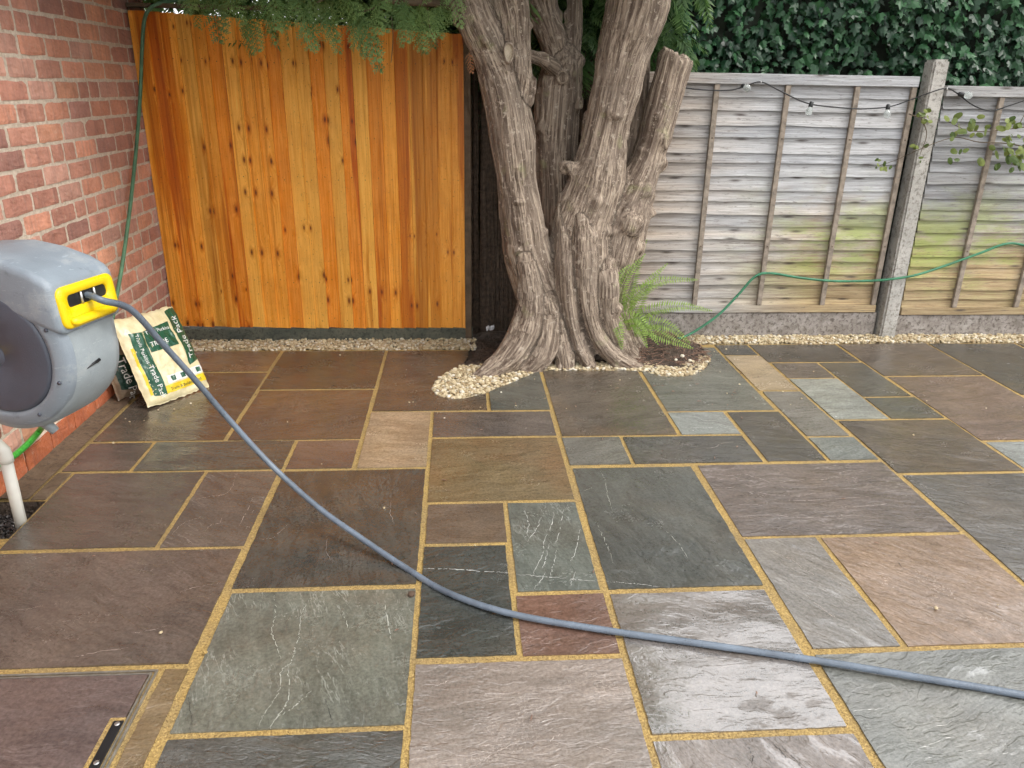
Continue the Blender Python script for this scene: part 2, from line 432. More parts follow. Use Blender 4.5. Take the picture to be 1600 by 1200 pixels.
def near_poly(x, y, P=PA):
    x = np.atleast_1d(x)[:, None]; y = np.atleast_1d(y)[:, None]
    A = P[None]; B = np.roll(P, -1, 0)[None]
    dx = B[..., 0]-A[..., 0]; dy = B[..., 1]-A[..., 1]
    t = np.clip(((x-A[..., 0])*dx+(y-A[..., 1])*dy)/(dx*dx+dy*dy+1e-12), 0, 1)
    qx = A[..., 0]+t*dx; qy = A[..., 1]+t*dy; d = np.hypot(x-qx, y-qy); k = d.argmin(1); r = np.arange(len(k))
    return d[r, k], qx[r, k], qy[r, k]

# the bed of the patio: a sheet of pointing mortar with a hole for the drain pit
def sheet(mb, x0, x1, y0, y1, z, n=1):
    mb.add([(x0, y0, z), (x1, y0, z), (x1, y1, z), (x0, y1, z)], [(0, 1, 2, 3)])
pm = MB()
ZM = -.0045
sheet(pm, -1.69, -.165, .3, 4.775, ZM); sheet(pm, -1.90, -1.69, .3, 2.585, ZM); sheet(pm, -1.90, -1.69, 2.865, 4.775, ZM)
sheet(pm, -.165, 1.615, .3, 3.905, ZM); sheet(pm, 1.615, 5.2, .3, 4.84, ZM)
# mortar under the slabs cut around the pocket
def fine_sheet(mb, x0, x1, y0, y1, z, st=.012):
    nx = int((x1-x0)/st)+1; ny = int((y1-y0)/st)+1
    X, Y = np.meshgrid(np.linspace(x0, x1, nx+1), np.linspace(y0, y1, ny+1), indexing='ij'); X = X.ravel(); Y = Y.ravel()
    d, qx, qy = near_poly(X, Y); s = d < st*.6
    X[s] = qx[s]; Y[s] = qy[s]; idx = lambda i, j: i*(ny+1)+j
    cx = []; 
    for i in range(nx):
        for j in range(ny): cx.append((idx(i, j), idx(i+1, j), idx(i+1, j+1), idx(i, j+1)))
    cx = np.array(cx); mx = X[cx].mean(1); my = Y[cx].mean(1); keep = ~in_poly(mx, my)
    cx = cx[keep]; used, inv = np.unique(cx, return_inverse=True)
    mb.add([(X[u], Y[u], z) for u in used], inv.reshape(-1, 4).tolist())
fine_sheet(pm, -.165, 1.615, 3.905, 4.76, ZM, .02)
patio = struct(pm.build('patio', M_MORT))

C_ = dict
SLABS = [  # x0,x1,y0,y1,colour,props
 (-1.755,-1.14,4.37,4.755,(.16,.105,.06),C_(rust=.5)), (-1.755,-1.13,3.415,4.36,(.105,.082,.062),C_(rust=.3)),
 (-1.135,-.475,4.075,4.755,(.078,.066,.052),{}), (-1.125,-.48,3.41,4.07,(.115,.083,.062),C_(rust=.35)),
 (-.475,.15,3.745,4.745,(.10,.080,.062),C_(rust=.3)), (.15,.485,3.74,4.74,(.10,.105,.09),{}),
 (-.475,-.15,3.10,3.74,(.34,.255,.155),C_(ang=.15,rust=.25)), (-.15,.48,3.415,3.735,(.125,.103,.09),{}),
 (-.15,.48,2.785,3.41,(.175,.128,.06),C_(rust=.8,ang=-.2)), (-.145,.178,2.475,2.78,(.135,.10,.072),C_(rust=.35)),
 (-.15,.172,1.855,2.47,(.055,.062,.058),C_(wet=.05)), (.178,.48,2.165,2.78,(.115,.135,.122),C_(vein=1.0,ang=1.3,wet=.1)),
 (.172,.485,1.85,2.16,(.165,.085,.058),{}), (-.15,.487,1.20,1.845,(.25,.205,.178),C_(wet=.07,vein=.2)),
 (-1.755,-1.45,3.11,3.41,(.105,.082,.07),C_(vein=.4)), (-1.45,-.79,3.105,3.41,(.092,.088,.075),{}),
 (-.79,-.48,3.10,3.405,(.135,.092,.076),{}), (-1.69,-1.12,2.495,3.105,(.088,.075,.064),{}),
 (-1.12,-.80,2.49,3.10,(.125,.104,.088),C_(vein=.9,ang=.6)), (-1.86,-.80,1.865,2.485,(.115,.088,.072),C_(vein=.25)),
 (-.79,-.15,2.225,3.095,(.074,.07,.06),C_(vein=.4,ang=1.4)), (-.78,-.15,1.60,2.215,(.15,.157,.128),C_(vein=1.0,ang=1.25)),
 (-.78,-.15,.97,1.595,(.088,.088,.08),{}),
 (.487,1.085,3.405,4.74,(.11,.092,.072),C_(rust=.35)), (.485,.785,3.095,3.40,(.135,.135,.12),C_(vein=.5)),
 (.785,1.405,3.095,3.40,(.078,.078,.073),C_(vein=.5)), (1.09,1.70,3.70,4.78,(.135,.14,.12),C_(vein=.2)),
 (1.09,1.405,3.405,3.695,(.25,.28,.27),C_(vein=.6,wet=.12)), (1.41,1.71,3.10,3.695,(.082,.076,.067),{}),
 (1.70,1.94,4.605,4.83,(.08,.08,.075),{}), (1.70,1.945,3.985,4.60,(.37,.28,.165),C_(rust=.2)),
 (1.71,1.95,3.365,3.98,(.17,.162,.148),{}), (1.71,1.96,3.10,3.36,(.17,.19,.185),C_(wet=.08)),
 (1.94,2.555,4.465,4.83,(.077,.071,.063),{}), (1.95,2.26,4.18,4.46,(.14,.115,.10),{}),
 (2.26,2.56,3.875,4.46,(.09,.085,.072),{}), (1.95,2.26,3.565,4.175,(.27,.29,.265),C_(vein=.5,wet=.1)),
 (2.26,2.57,3.565,3.87,(.082,.082,.074),{}), (1.96,2.575,2.965,3.56,(.105,.085,.066),C_(rust=.2)),
 (2.56,3.20,4.205,4.83,(.12,.093,.073),{}), (2.57,3.20,3.29,4.20,(.16,.11,.088),C_(rust=.2)),
 (2.58,3.20,2.66,3.285,(.25,.28,.28),C_(wet=.15)), (3.205,3.83,3.88,4.83,(.066,.066,.062),{}),
 (3.205,3.83,2.96,3.875,(.10,.09,.08),{}), (3.835,4.46,4.2,4.83,(.10,.085,.07),{}), (3.835,4.46,3.28,4.195,(.13,.13,.12),{}),
 (4.465,5.1,3.28,4.83,(.10,.09,.08),{}), (3.205,4.46,2.04,2.955,(.11,.1,.09),{}),
 (1.07,1.96,2.475,3.085,(.135,.107,.095),C_(vein=1.0,ang=.03)), (1.97,2.575,2.05,2.96,(.105,.098,.09),C_(vein=.25,wet=.05)),
 (.49,1.055,2.165,3.08,(.083,.09,.083),C_(vein=.35,ang=1.2,wet=.05)), (1.07,1.365,1.84,2.47,(.20,.185,.168),C_(ang=.9,wet=.15)),
 (1.37,1.965,1.835,2.47,(.25,.165,.108),C_(ang=.9,rust=.4,wet=.10)), (.49,1.045,1.53,2.155,(.17,.15,.138),C_(wet=.44,ang=.1)),
 (.49,1.05,.92,1.525,(.19,.16,.145),C_(wet=.26,ang=1.1)), (1.06,1.97,1.215,1.83,(.15,.158,.146),C_(wet=.07,vein=.3)),
 (1.97,2.9,1.2,2.04,(.12,.1,.085),{}), (-.15,.487,.5,1.195,(.1,.1,.09),{}), (.49,1.97,.4,.915,(.12,.11,.1),{}),
]
def slab_mesh(x0, x1, y0, y1, gap, k, cut=False):
    x0 += gap; x1 -= gap; y0 += gap; y1 -= gap
    st = .014 if cut else max(.02, (x1-x0)/36)
    nx = max(8, int((x1-x0)/st)); ny = max(8, int((y1-y0)/st))
    X, Y = np.meshgrid(np.linspace(x0, x1, nx+1), np.linspace(y0, y1, ny+1), indexing='ij')
    I, J = np.meshgrid(np.arange(nx+1), np.arange(ny+1), indexing='ij')
    X = X.ravel(); Y = Y.ravel(); I = I.ravel(); J = J.ravel()
    # hand-dressed edges
    e = np.stack([X*45, Y*45, np.full_like(X, k*3.7)], 1); nz = fbm(e, 3, k) ; nz2 = fbm(e+50, 3, k)
    X = np.where((I == 0) | (I == nx), X+nz*.0034, X); Y = np.where((J == 0) | (J == ny), Y+nz2*.0034, Y)
    q = np.stack([X*4, Y*7, np.full_like(X, k*9.1)], 1)
    Z = fbm(q, 4, k)*.0034
    lv = fbm(q*1.3+20, 3, k+5); Z += np.floor(lv*9)*.0006
    ed = np.minimum(np.minimum(I, nx-I), np.minimum(J, ny-J))
    Z = np.where(ed <= 1, Z*.5, Z)
    a, b = random.uniform(-1, 1)*.002, random.uniform(-1, 1)*.002
    Z += a*(X-x0)+b*(Y-y0)+random.uniform(-.001, .001)
    Z = np.maximum(Z, -.0018)
    idx = (np.arange(nx)[:, None]*(ny+1)+np.arange(ny)[None]).ravel()
    faces = np.stack([idx, idx+ny+1, idx+ny+2, idx+1], 1)
    if cut:
        d, qx, qy = near_poly(X, Y); s = d < st*.65; X[s] = qx[s]; Y[s] = qy[s]
        faces = faces[~in_poly(X[faces].mean(1), Y[faces].mean(1))]
    V = [tuple(v) for v in np.stack([X, Y, Z], 1)]
    Fc = faces.tolist()
    # skirt down the rim
    cnt = {}
    for q4 in Fc:
        for i in range(4):
            ed_ = (q4[i], q4[(i+1) % 4]); cnt[tuple(sorted(ed_))] = None if tuple(sorted(ed_)) in cnt else ed_
    low = {}; topd = {}
    for e2 in [e for e in cnt.values() if e]:
        for vi in e2:
            if vi not in low: low[vi] = len(V); V.append((V[vi][0], V[vi][1], -.03)); topd[vi] = len(V); V.append(V[vi])
        Fc.append((topd[e2[1]], topd[e2[0]], low[e2[0]], low[e2[1]]))
    used = sorted({i for f in Fc for i in f}); mp = {u: i for i, u in enumerate(used)}
    return [V[u] for u in used], [[mp[i] for i in f] for f in Fc]
SLV, SLF = [], []
def add_slab(parent, x0, x1, y0, y1, col, pr, k, gap, name='paving_slab'):
    cut = (x0 < 1.62 and x1 > -.17 and y1 > 3.91 and y0 < 4.9)
    lum = sum(col)/3; col = tuple(q*.86+lum*.14 for q in col); col = (col[0]*.98, col[1]*.95, col[2]*.90)
    v, f = slab_mesh(x0, x1, y0, y1, gap, k, cut)
    n0_ = len(SLV); SLV.extend(v); SLF.extend([[i_+n0_ for i_ in q_] for q_ in f])
    off = Vector(parent.location)
    o = obj(name, mesh(name, [Vector(q)-off for q in v], f, M_SLAB, True), parent, col)
    pol = o.data.polygons; pol.foreach_set('use_smooth', [len(p.vertices) == 4 and abs(p.normal.z) > .6 for p in pol])
    o['vein'] = float(pr.get('vein', .12)); o['ang'] = float(pr.get('ang', RNG.uniform(-.5, .5))); o['wet'] = float(pr.get('wet', -.05)); o['rust'] = float(pr.get('rust', .1))
    return o
for k, (x0, x1, y0, y1, col, pr) in enumerate(SLABS):
    add_slab(patio, x0, x1, y0, y1, col, pr, k, .0105 if k % 3 else .0085)
# narrow tan cut by the manhole, then off-frame slabs to the left of it
add_slab(patio, -.872, -.80, 1.2, 1.855, (.20, .135, .06), C_(rust=.6), 90, .003)
add_slab(patio, -1.86, -1.53, 1.2, 1.855, (.11, .09, .07), {}, 91, .006)
add_slab(patio, -1.86, -.79, .5, 1.19, (.11, .09, .07), {}, 92, .006)

# mortar haunch along the brick wall
hm = MB(); hv = []; hf = []
ys = np.linspace(2.87, 4.97, 90); xs = np.linspace(-1.90, -1.762, 9)
for i, y in enumerate(ys):
    for j, x in enumerate(xs):
        hv.append((x, y, .004 + .022*max(0, 1-(x+1.90)/.09)**2 + sn(x*20, y*9, 3)*.006))
for i in range(len(ys)-1):
    for j in range(8): hf.append((i*9+j, i*9+j+1, (i+1)*9+j+1, (i+1)*9+j))
hm.add(hv, hf)
M_HAU = mat_concrete('brown_damp_mortar', (.13, .085, .05), (.20, .145, .095), (.09, .06, .04), 8)
hm.build('wall_haunch', M_HAU, patio, True)
hm2 = MB(); hm2.box((-1.755, 2.872, -.02), (-1.697, 3.10, .002), .003); hm2.build('mortar_fillet', M_HAU, patio)

# drain pit
pit = thing('drain_pit', 'dark wet drain pit full of grit beside the white pipe', 'drain', (-1.79, 2.72, -.06))
pb = MB()
pb.box((-1.90, 2.58, -.2), (-1.69, 2.587, -.008)); pb.box((-1.90, 2.863, -.2), (-1.69, 2.87, -.008)); pb.box((-1.697, 2.5871, -.2), (-1.69, 2.8629, -.008))
pb.build('pit_wall', M_SOIL, pit)

def pebbles(name, pts, size, mat, parent=None, squash=.65, seed=3, col=None):
    """one joined mesh of small irregular stones with a tint attribute"""
    bm = bmesh.new(); bmesh.ops.create_icosphere(bm, subdivisions=1, radius=1); bm.verts.index_update()
    bv = np.array([q.co for q in bm.verts]); bf = np.array([[q.index for q in p.verts] for p in bm.faces]); bm.free()
    rg = np.random.default_rng(seed); N = len(pts); n = len(bv)
    sz = size*rg.uniform(.62, 1.2, (N, 1, 1))**1.5*1.05; ax = rg.uniform(.65, 1.25, (N, 1, 3)); ax[:, :, 2] *= squash
    jit = 1+rg.uniform(-.18, .18, (N, n, 1)); v = bv[None]*jit*ax*sz
    an = rg.uniform(0, 6.28, N); tl = rg.uniform(-.5, .5, N)
    c, s = np.cos(tl)[:, None], np.sin(tl)[:, None]; y = v[..., 1]*c-v[..., 2]*s; z = v[..., 1]*s+v[..., 2]*c
    c, s = np.cos(an)[:, None], np.sin(an)[:, None]; x = v[..., 0]*c-y*s; y2 = v[..., 0]*s+y*c
    v = np.stack([x, y2, z], -1)+np.asarray(pts)[:, None]
    if parent is not None: v -= np.array(parent.location)
    f = (bf[None]+(np.arange(N)*n)[:, None, None]).reshape(-1, 3)
    me = bpy.data.meshes.new(name); me.from_pydata(v.reshape(-1, 3), [], f.tolist()); me.materials.append(mat)
    a = me.attributes.new('tint', 'FLOAT', 'POINT'); a.data.foreach_set('value', np.repeat(rg.uniform(0, 1, N), n).astype(np.float32))
    return stuff(obj(name, me, parent))
M_GRIT = simple('wet_grit', (.05, .042, .04), .25, .6, 40)
pts = [(RNG.uniform(-1.89, -1.70), RNG.uniform(2.59, 2.86), -.075+RNG.uniform(-.01, .012)) for _ in range(900)]
pebbles('grit', pts, .009, M_GRIT, pit)

# ------------------------------------------------------------ gravel
rg = np.random.default_rng(5)
def strip_pts(x0, x1, y0, y1, n, z=0.0):
    return np.stack([rg.uniform(x0, x1, n), rg.uniform(y0, y1, n), z+rg.uniform(-.012, .012, n)], 1)
o = pebbles('gravel_strip', strip_pts(-1.78, .10, 4.765, 4.99, 4200, -.004), .0105, M_GRAV, seed=1)
o['label'] = 'cream pebble strip in front of the orange timber panel'; o['category'] = 'gravel'
o = pebbles('gravel_strip', strip_pts(1.56, 5.1, 4.845, 5.0, 6200, 0), .0115, M_GRAV, seed=2)
o['label'] = 'cream pebble strip along the concrete gravel boards of the grey fence'; o['category'] = 'gravel'
P2 = np.stack([rg.uniform(-.18, 1.62, 26000), rg.uniform(3.9, 4.75, 26000)], 1)
ins = in_poly(P2[:, 0], P2[:, 1]); dd, _, _ = near_poly(P2[:, 0], P2[:, 1])
band = np.where(P2[:, 0] < .45, .6, np.where(P2[:, 0] < 1.05, .13, .15))
ok = ins & (dd > .006) & (dd < band) & (P2[:, 1] < 4.72) & ~((P2[:, 0] < .5) & (P2[:, 1] > 4.45))
ok &= ~((P2[:, 0] > 1.0) & (P2[:, 1] > 4.58))
P2 = P2[ok][:5200]
o = pebbles('gravel_ring', np.column_stack([P2, -.004+rg.uniform(-.012, .012, len(P2))]), .0115, M_GRAV, seed=3)
o['label'] = 'cream pebbles curving round the roots of the old tree'; o['category'] = 'gravel'
# soil in the pocket, mounding towards the back, and under the gravel strips
sv = []; sf = []; xs = np.linspace(-.2, 1.66, 94); ys = np.linspace(3.88, 5.25, 70)
XX, YY = np.meshgrid(xs, ys, indexing='ij'); q = np.stack([XX.ravel()*9, YY.ravel()*9, np.zeros(XX.size)], 1)
dd, _, _ = near_poly(XX.ravel(), YY.ravel()); inn = in_poly(XX.ravel(), YY.ravel())
mound = np.exp(-((XX.ravel()-1.28)/.24)**2-((YY.ravel()-4.72)/.26)**2)*.085
zz = np.where(inn, -.018+mound+np.clip(dd, 0, .1)*.12+fbm(q, 4, 8)*.028, -.04)
idx = (np.arange(93)[:, None]*70+np.arange(69)[None]).ravel()
so = obj('soil', mesh('soil', np.stack([XX.ravel(), YY.ravel(), zz], 1), np.stack([idx, idx+70, idx+71, idx+1], 1), M_SOIL, True)); struct(so)
sb = MB(); sheet(sb, -1.9, .06, 4.7, 5.3, -.014); sheet(sb, 1.6, 5.4, 4.8, 5.3, -.014); struct(sb.build('gravel_bed', M_EARTH))
# bark chips, twigs and needles on the soil
lt = MB()
for _ in range(420):
    x, y = RNG.uniform(.98, 1.58), RNG.uniform(4.36, 4.95)
    if not in_poly(x, y)[0]: continue
    z = .02+.085*math.exp(-((x-1.28)/.24)**2-((y-4.72)/.26)**2)
    a = RNG.uniform(0, 6.28); l = RNG.uniform(.01, .045)
    d = Vector((math.cos(a), math.sin(a), RNG.uniform(-.2, .3)))*l
    lt.tube([Vector((x, y, z))-d, Vector((x, y, z))+d], RNG.uniform(.001, .003), 4)
litter = stuff(lt.build('leaf_litter', simple('dry_litter', (.20, .12, .085), .9, .5, 60)))
litter['label'] = 'reddish dry twigs and needles on the soil under the fern'; litter['category'] = 'leaf litter'

# ------------------------------------------------------------ brick wall
WX = -1.89
wall = thing('brick_wall', 'red brick house wall with pale mortar behind the hose reel', 'wall', (WX, 3.5, 0))
wb = MB(); wb.box((-2.12, .9, -.1), (WX-.0026, 5.3, 3.1)); wmo = wb.build('mortar', M_WMORT, wall)
CH, BL_ = .0925, .24
def brick_variant(k, l, h, d=.10):
    bm = bmesh.new(); bmesh.ops.create_cube(bm, size=1)
    for q in bm.verts: q.co = Vector((q.co.x*d - d/2, q.co.y*l, q.co.z*h))
    fe = [e for e in bm.edges if sum(1 for q in e.verts if q.co.x > -1e-4) == 2]
    bmesh.ops.subdivide_edges(bm, edges=fe, cuts=5, use_grid_fill=True)
    r2 = np.random.default_rng(k)
    for q in bm.verts:
        if q.co.x > -1e-4:
            edge = abs(abs(q.co.y)-l/2) < 1e-4 or abs(abs(q.co.z)-h/2) < 1e-4
            corner = abs(abs(q.co.y)-l/2) < 1e-4 and abs(abs(q.co.z)-h/2) < 1e-4
            q.co.x += r2.uniform(-.0012, .0012) - (.0016 if edge else 0) - (.0012 if corner else 0)
            if edge: q.co.y += r2.uniform(-.0028, .0028); q.co.z += r2.uniform(-.0028, .0028)
    bm.verts.index_update()
    me = mesh('brick', [q.co.copy() for q in bm.verts], [[q.index for q in p.verts] for p in bm.faces], M_BRICK, False); bm.free()
    return me
BV = [brick_variant(k, BL_-.021, CH-.017) for k in range(8)]
BH = [brick_variant(20+k, BL_/2-.017, CH-.017) for k in range(4)]
far = MB(); nb = 0
r3 = np.random.default_rng(12)
for c in range(1, 33):
    z = .118+CH*(c-.5)
    y = .95+(BL_/2 if c % 2 else 0)+.035
    while y < 5.28:
        half = r3.random() < .10
        y += r3.uniform(-.004, .004)
        base = np.array([(.42, .190, .135), (.47, .200, .130), (.37, .160, .115), (.44, .225, .170), (.31, .145, .115), (.50, .225, .140)][r3.integers(6)])*r3.uniform(1.02, 1.3)
        seen = (z < 2.06 and 2.95 < y < 5.06)
        for hb in ((-BL_/4, BL_/4) if half else (0,)):
            bmv = BH[r3.integers(4)] if half else BV[r3.integers(8)]
            loc = Vector((r3.uniform(-.0002, .0025), y+hb-3.5, z+r3.uniform(-.0015, .0015)))
            if seen and nb < 300:
                b = obj('brick', bmv, wall, tuple(base*r3.uniform(.92, 1.08))); b.location = loc; nb += 1
                b.rotation_euler = (r3.uniform(-.012, .012), 0, r3.uniform(-.01, .01))
            else:
                far.add([Vector(q.co)+loc for q in bmv.vertices], [list(p.vertices) for p in bmv.polygons])
        y += BL_
fo = obj('brickwork', mesh('brickwork', far.v, far.f, M_BRICK, True), wall, (.37, .13, .085)); stuff(fo)
sfm = MB(); sfm.box((-2.12, 1.0, 2.36), (-1.46, 5.28, 2.385), .003); sfm.build('soffit', simple('dark_soffit', (.10, .075, .06), .7), wall)
sfm = MB(); sfm.box((-1.459, 1.0, 2.345), (-1.44, 5.28, 2.52), .003); sfm.build('fascia', simple('dark_fascia', (.09, .07, .06), .6), wall)
# plinth course of brighter bricks standing proud at the foot
PV = [brick_variant(40+k, .215, .092, .12) for k in range(4)]
for i, y in enumerate(np.arange(2.98, 5.0, .225)):
    b = obj('plinth_brick', PV[i % 4], wall, tuple(np.array((.46, .115, .040))*r3.uniform(.8, 1.15))); b.location = (.022, y-3.5, .060)
    b.rotation_euler = (r3.uniform(-.015, .015), 0, 0)
pmort = MB(); pmort.box((-1.9, 2.87, .0), (WX+.014, 5.0, .113), .004); pmort.build('plinth_mortar', M_WMORT, wall)

# ------------------------------------------------------------ orange feather-edge panel
panel = thing('timber_fence', 'orange stained upright board panel between brick wall and tree', 'fence', (-.93, 5.0, 0))
XL, XR = -1.872, .028
NB = 23; bw = (XR-XL)/NB; r4 = np.random.default_rng(21)
kseed = 3.0
for i in range(NB):
    x0 = XL+i*bw-.006; x1 = XL+(i+1)*bw+.007
    f0 = (i+.5)/NB
    zt = 1.975-.09*f0; zb = .098-.030*f0+r4.uniform(-.004, .004)
    if i % 3 == 0: kseed = r4.uniform(0, 40)
    flip = i % 2
    t0, t1 = .009, .027                               # thick right edge laps over the thin left edge of its neighbour
    yb = 5.0
    n = 10
    V = []; Fc = []
    for j in range(n+1):
        z = zb+(zt-zb)*j/n; wob = r4.uniform(-.0012, .0012)
        V += [(x0+wob, yb-t0, z), (x1+wob, yb-t1, z), (x1, yb, z), (x0, yb, z)]
    for j in range(n):
        for e in range(4):
            a, b2 = j*4+e, j*4+(e+1) % 4; Fc.append((a, b2, b2+4, a+4))
    Fc += [(3, 2, 1, 0), (n*4, n*4+1, n*4+2, n*4+3)]
    cx = (x0+x1)/2
    sgn = -1 if flip else 1
    me = mesh('board', [((v[0]-cx)*sgn, v[1]-5.0, v[2]) for v in V], [f[::sgn] for f in Fc], M_BOARD)
    pick = r4.random()
    base = np.array((.92, .385, .044) if pick < .42 else ((.85, .30, .026) if pick < .72 else (.94, .47, .075)))*r4.uniform(.9, 1.08)
    o = obj('board', me, panel, tuple(base)); o.location = (cx+.93, 0, 0); o.scale = (sgn, 1, 1); o['kseed'] = float(kseed+.02*(i % 5))
nmx = MB(); nmx.tube([(0, 0, 0), (0, -.002, 0)], .0028, 6); nme = mesh('nail', nmx.v, nmx.f, M_DARKP)
for i in range(NB):
    for z in (.14, .40, 1.05, 1.72, 1.83):
        o = obj('nail', nme, panel); o.location = (XL+(i+.62)*bw+.93, -.0185, z+.01*math.sin(i*3.3))
tb = MB(); tb.box((.036, 4.965, .0), (.078, 5.04, 1.90), .003); tb.build('edge_post', M_DARKP, panel)
for z in (.35, 1.0, 1.7):
    rb = MB(); rb.box((-1.87, 5.003, z), (.03, 5.05, z+.08), .004); rb.build('rail', M_DARKP, panel)
cb = MB(); cb.box((-1.875, 4.968, 1.99), (-.9, 5.02, 2.012), .003); cb.build('capping', M_DARKP, panel)
gb = MB(); gb.box((-1.87, 4.972, -.05), (.085, 5.02, .080), .004)
tag(gb.build('timber_gravel_board', M_TIMB), 'dark damp timber board along the foot of the orange panel', 'gravel board')

# ------------------------------------------------------------ grey waney-lap fence
def fence_panel(label, x0, x1, ztop, zbot, battens, seed, group):
    bt = {}
    t = thing('slatted_fence', label, 'fence', ((x0+x1)/2, 5.03, zbot), group)
    r5 = np.random.default_rng(seed); n = 18; h = (ztop-.06-zbot-.03)/n
    n_x = 40
    for i in range(n):
        z0 = zbot+.03+i*h+r5.uniform(-.011, .011); V = []; Fc = []
        ph = r5.uniform(0, 50)
        top = z0+h+.018
        for j in range(n_x+1):
            x = x0+.012+(x1-x0-.024)*j/n_x
            wv = sn(x*2.2, ph, seed, 4)*.018+r5.uniform(-.0012, .0012)
            dy = sn(x*1.7, ph, 4+seed, 1)*.010
            V += [(x, 5.0155+dy*.5, z0-.004+wv), (x, 5.036+dy*.3, top), (x, 5.042+dy*.3, top), (x, 5.0235+dy*.5, z0-.004+wv)]
        for j in range(n_x):
            for e in range(4):
                a, b2 = j*4+e, j*4+(e+1) % 4; Fc.append((a, a+4, b2+4, b2))
        Fc += [(0, 1, 2, 3), (n_x*4+3, n_x*4+2, n_x*4+1, n_x*4)]
        mb = MB(); mb.add(V, Fc); mb.build('slat', M_SLAT, t)
    for bx in battens:
        # square section turned flat to the fence
        me = MB(); me.box((bx-.0165, 4.992, zbot+.052), (bx+.0165, 5.0145, ztop-.064), .002)
        bt[bx] = me.build('batten', M_BATT, t)
    mb = MB(); mb.box((x0, 4.988, ztop-.062), (x1, 5.045, ztop), .003); mb.build('top_rail', M_SLAT, t)
    mb = MB(); mb.box((x0, 4.990, zbot), (x1, 5.045, zbot+.05), .003); mb.build('bottom_rail', M_SLAT, t)
    for bx in battens:
        for q in (.3, .75):
            z = zbot+(ztop-zbot)*q
            mb = MB(); mb.box((bx-.004, 4.9895, z-.004), (bx+.004, 4.9925, z+.004)); mb.build('nail', M_DARKP, bt[bx])
    return t
fence_panel('weathered grey slatted fence panel left of the concrete post, behind the tree', 1.10, 2.885, 1.700, .175, [1.15, 1.60, 2.052, 2.498, 2.865], 1, 'waney fence panels')
fence_panel('darker lower slatted fence panel right of the concrete post', 3.075, 4.90, 1.650, .155, [3.455, 3.91, 4.36], 2, 'waney fence panels')
pp = MB()
bm = bmesh.new(); bmesh.ops.create_cube(bm, size=1)
for q in bm.verts:
    q.co = Vector((2.985+q.co.x*.112, 5.01+q.co.y*.13, .83+q.co.z*1.94))
bmesh.ops.bevel(bm, geom=bm.edges[:], offset=.012, segments=2, affect='EDGES')
for q in bm.verts:
    if q.co.z > 1.75: q.co.x += (2.99-q.co.x)*.10; q.co.y += (5.01-q.co.y)*.1; q.co.z -= max(0, (2.95-q.co.x))*.28
pp.bm(bm)
tag(pp.build('fence_post', M_POST), 'pale concrete fence post standing above the grey panels', 'fence post')
g1 = MB(); g1.box((1.0, 5.0, -.1), (2.907, 5.05, .170), .006)
tag(g1.build('concrete_gravel_board', M_CONC), 'lichened concrete gravel board left of the concrete post', 'gravel board')
g2 = MB(); g2.box((3.047, 5.0, -.1), (5.0, 5.05, .150), .006)
tag(g2.build('concrete_gravel_board', M_CONC), 'concrete gravel board right of the concrete post', 'gravel board')

# ------------------------------------------------------------ brushwood screen behind the tree
scr = thing('brushwood_screen', 'dark brushwood screen standing behind the tree trunk', 'screen', (.6, 5.25, 0))
bs = MB()
for i in range(620):
    x = .06+1.36*(i+RNG.uniform(-.5, .5))/620; y = 5.20+RNG.uniform(0, .05); l = RNG.uniform(-.03, .03)
    zt = 1.78+RNG.uniform(-.06, .05)
    bs.tube([(x, y, -.05), (x+l*.5+RNG.uniform(-.006, .006), y, zt*.5), (x+l, y, zt)], [.005, .0045, .002], 4, False)
stuff(bs.build('twigs', simple('brushwood', (.085, .060, .042), .9, .5, 40), scr))
for z in (.4, .95, 1.5):
    wr = MB(); wr.tube([(.06+.068*i, 5.193+RNG.uniform(-.002, .002), z+RNG.uniform(-.006, .006)) for i in range(21)], .0015, 4); wr.build('binding_wire', M_DARKP, scr)

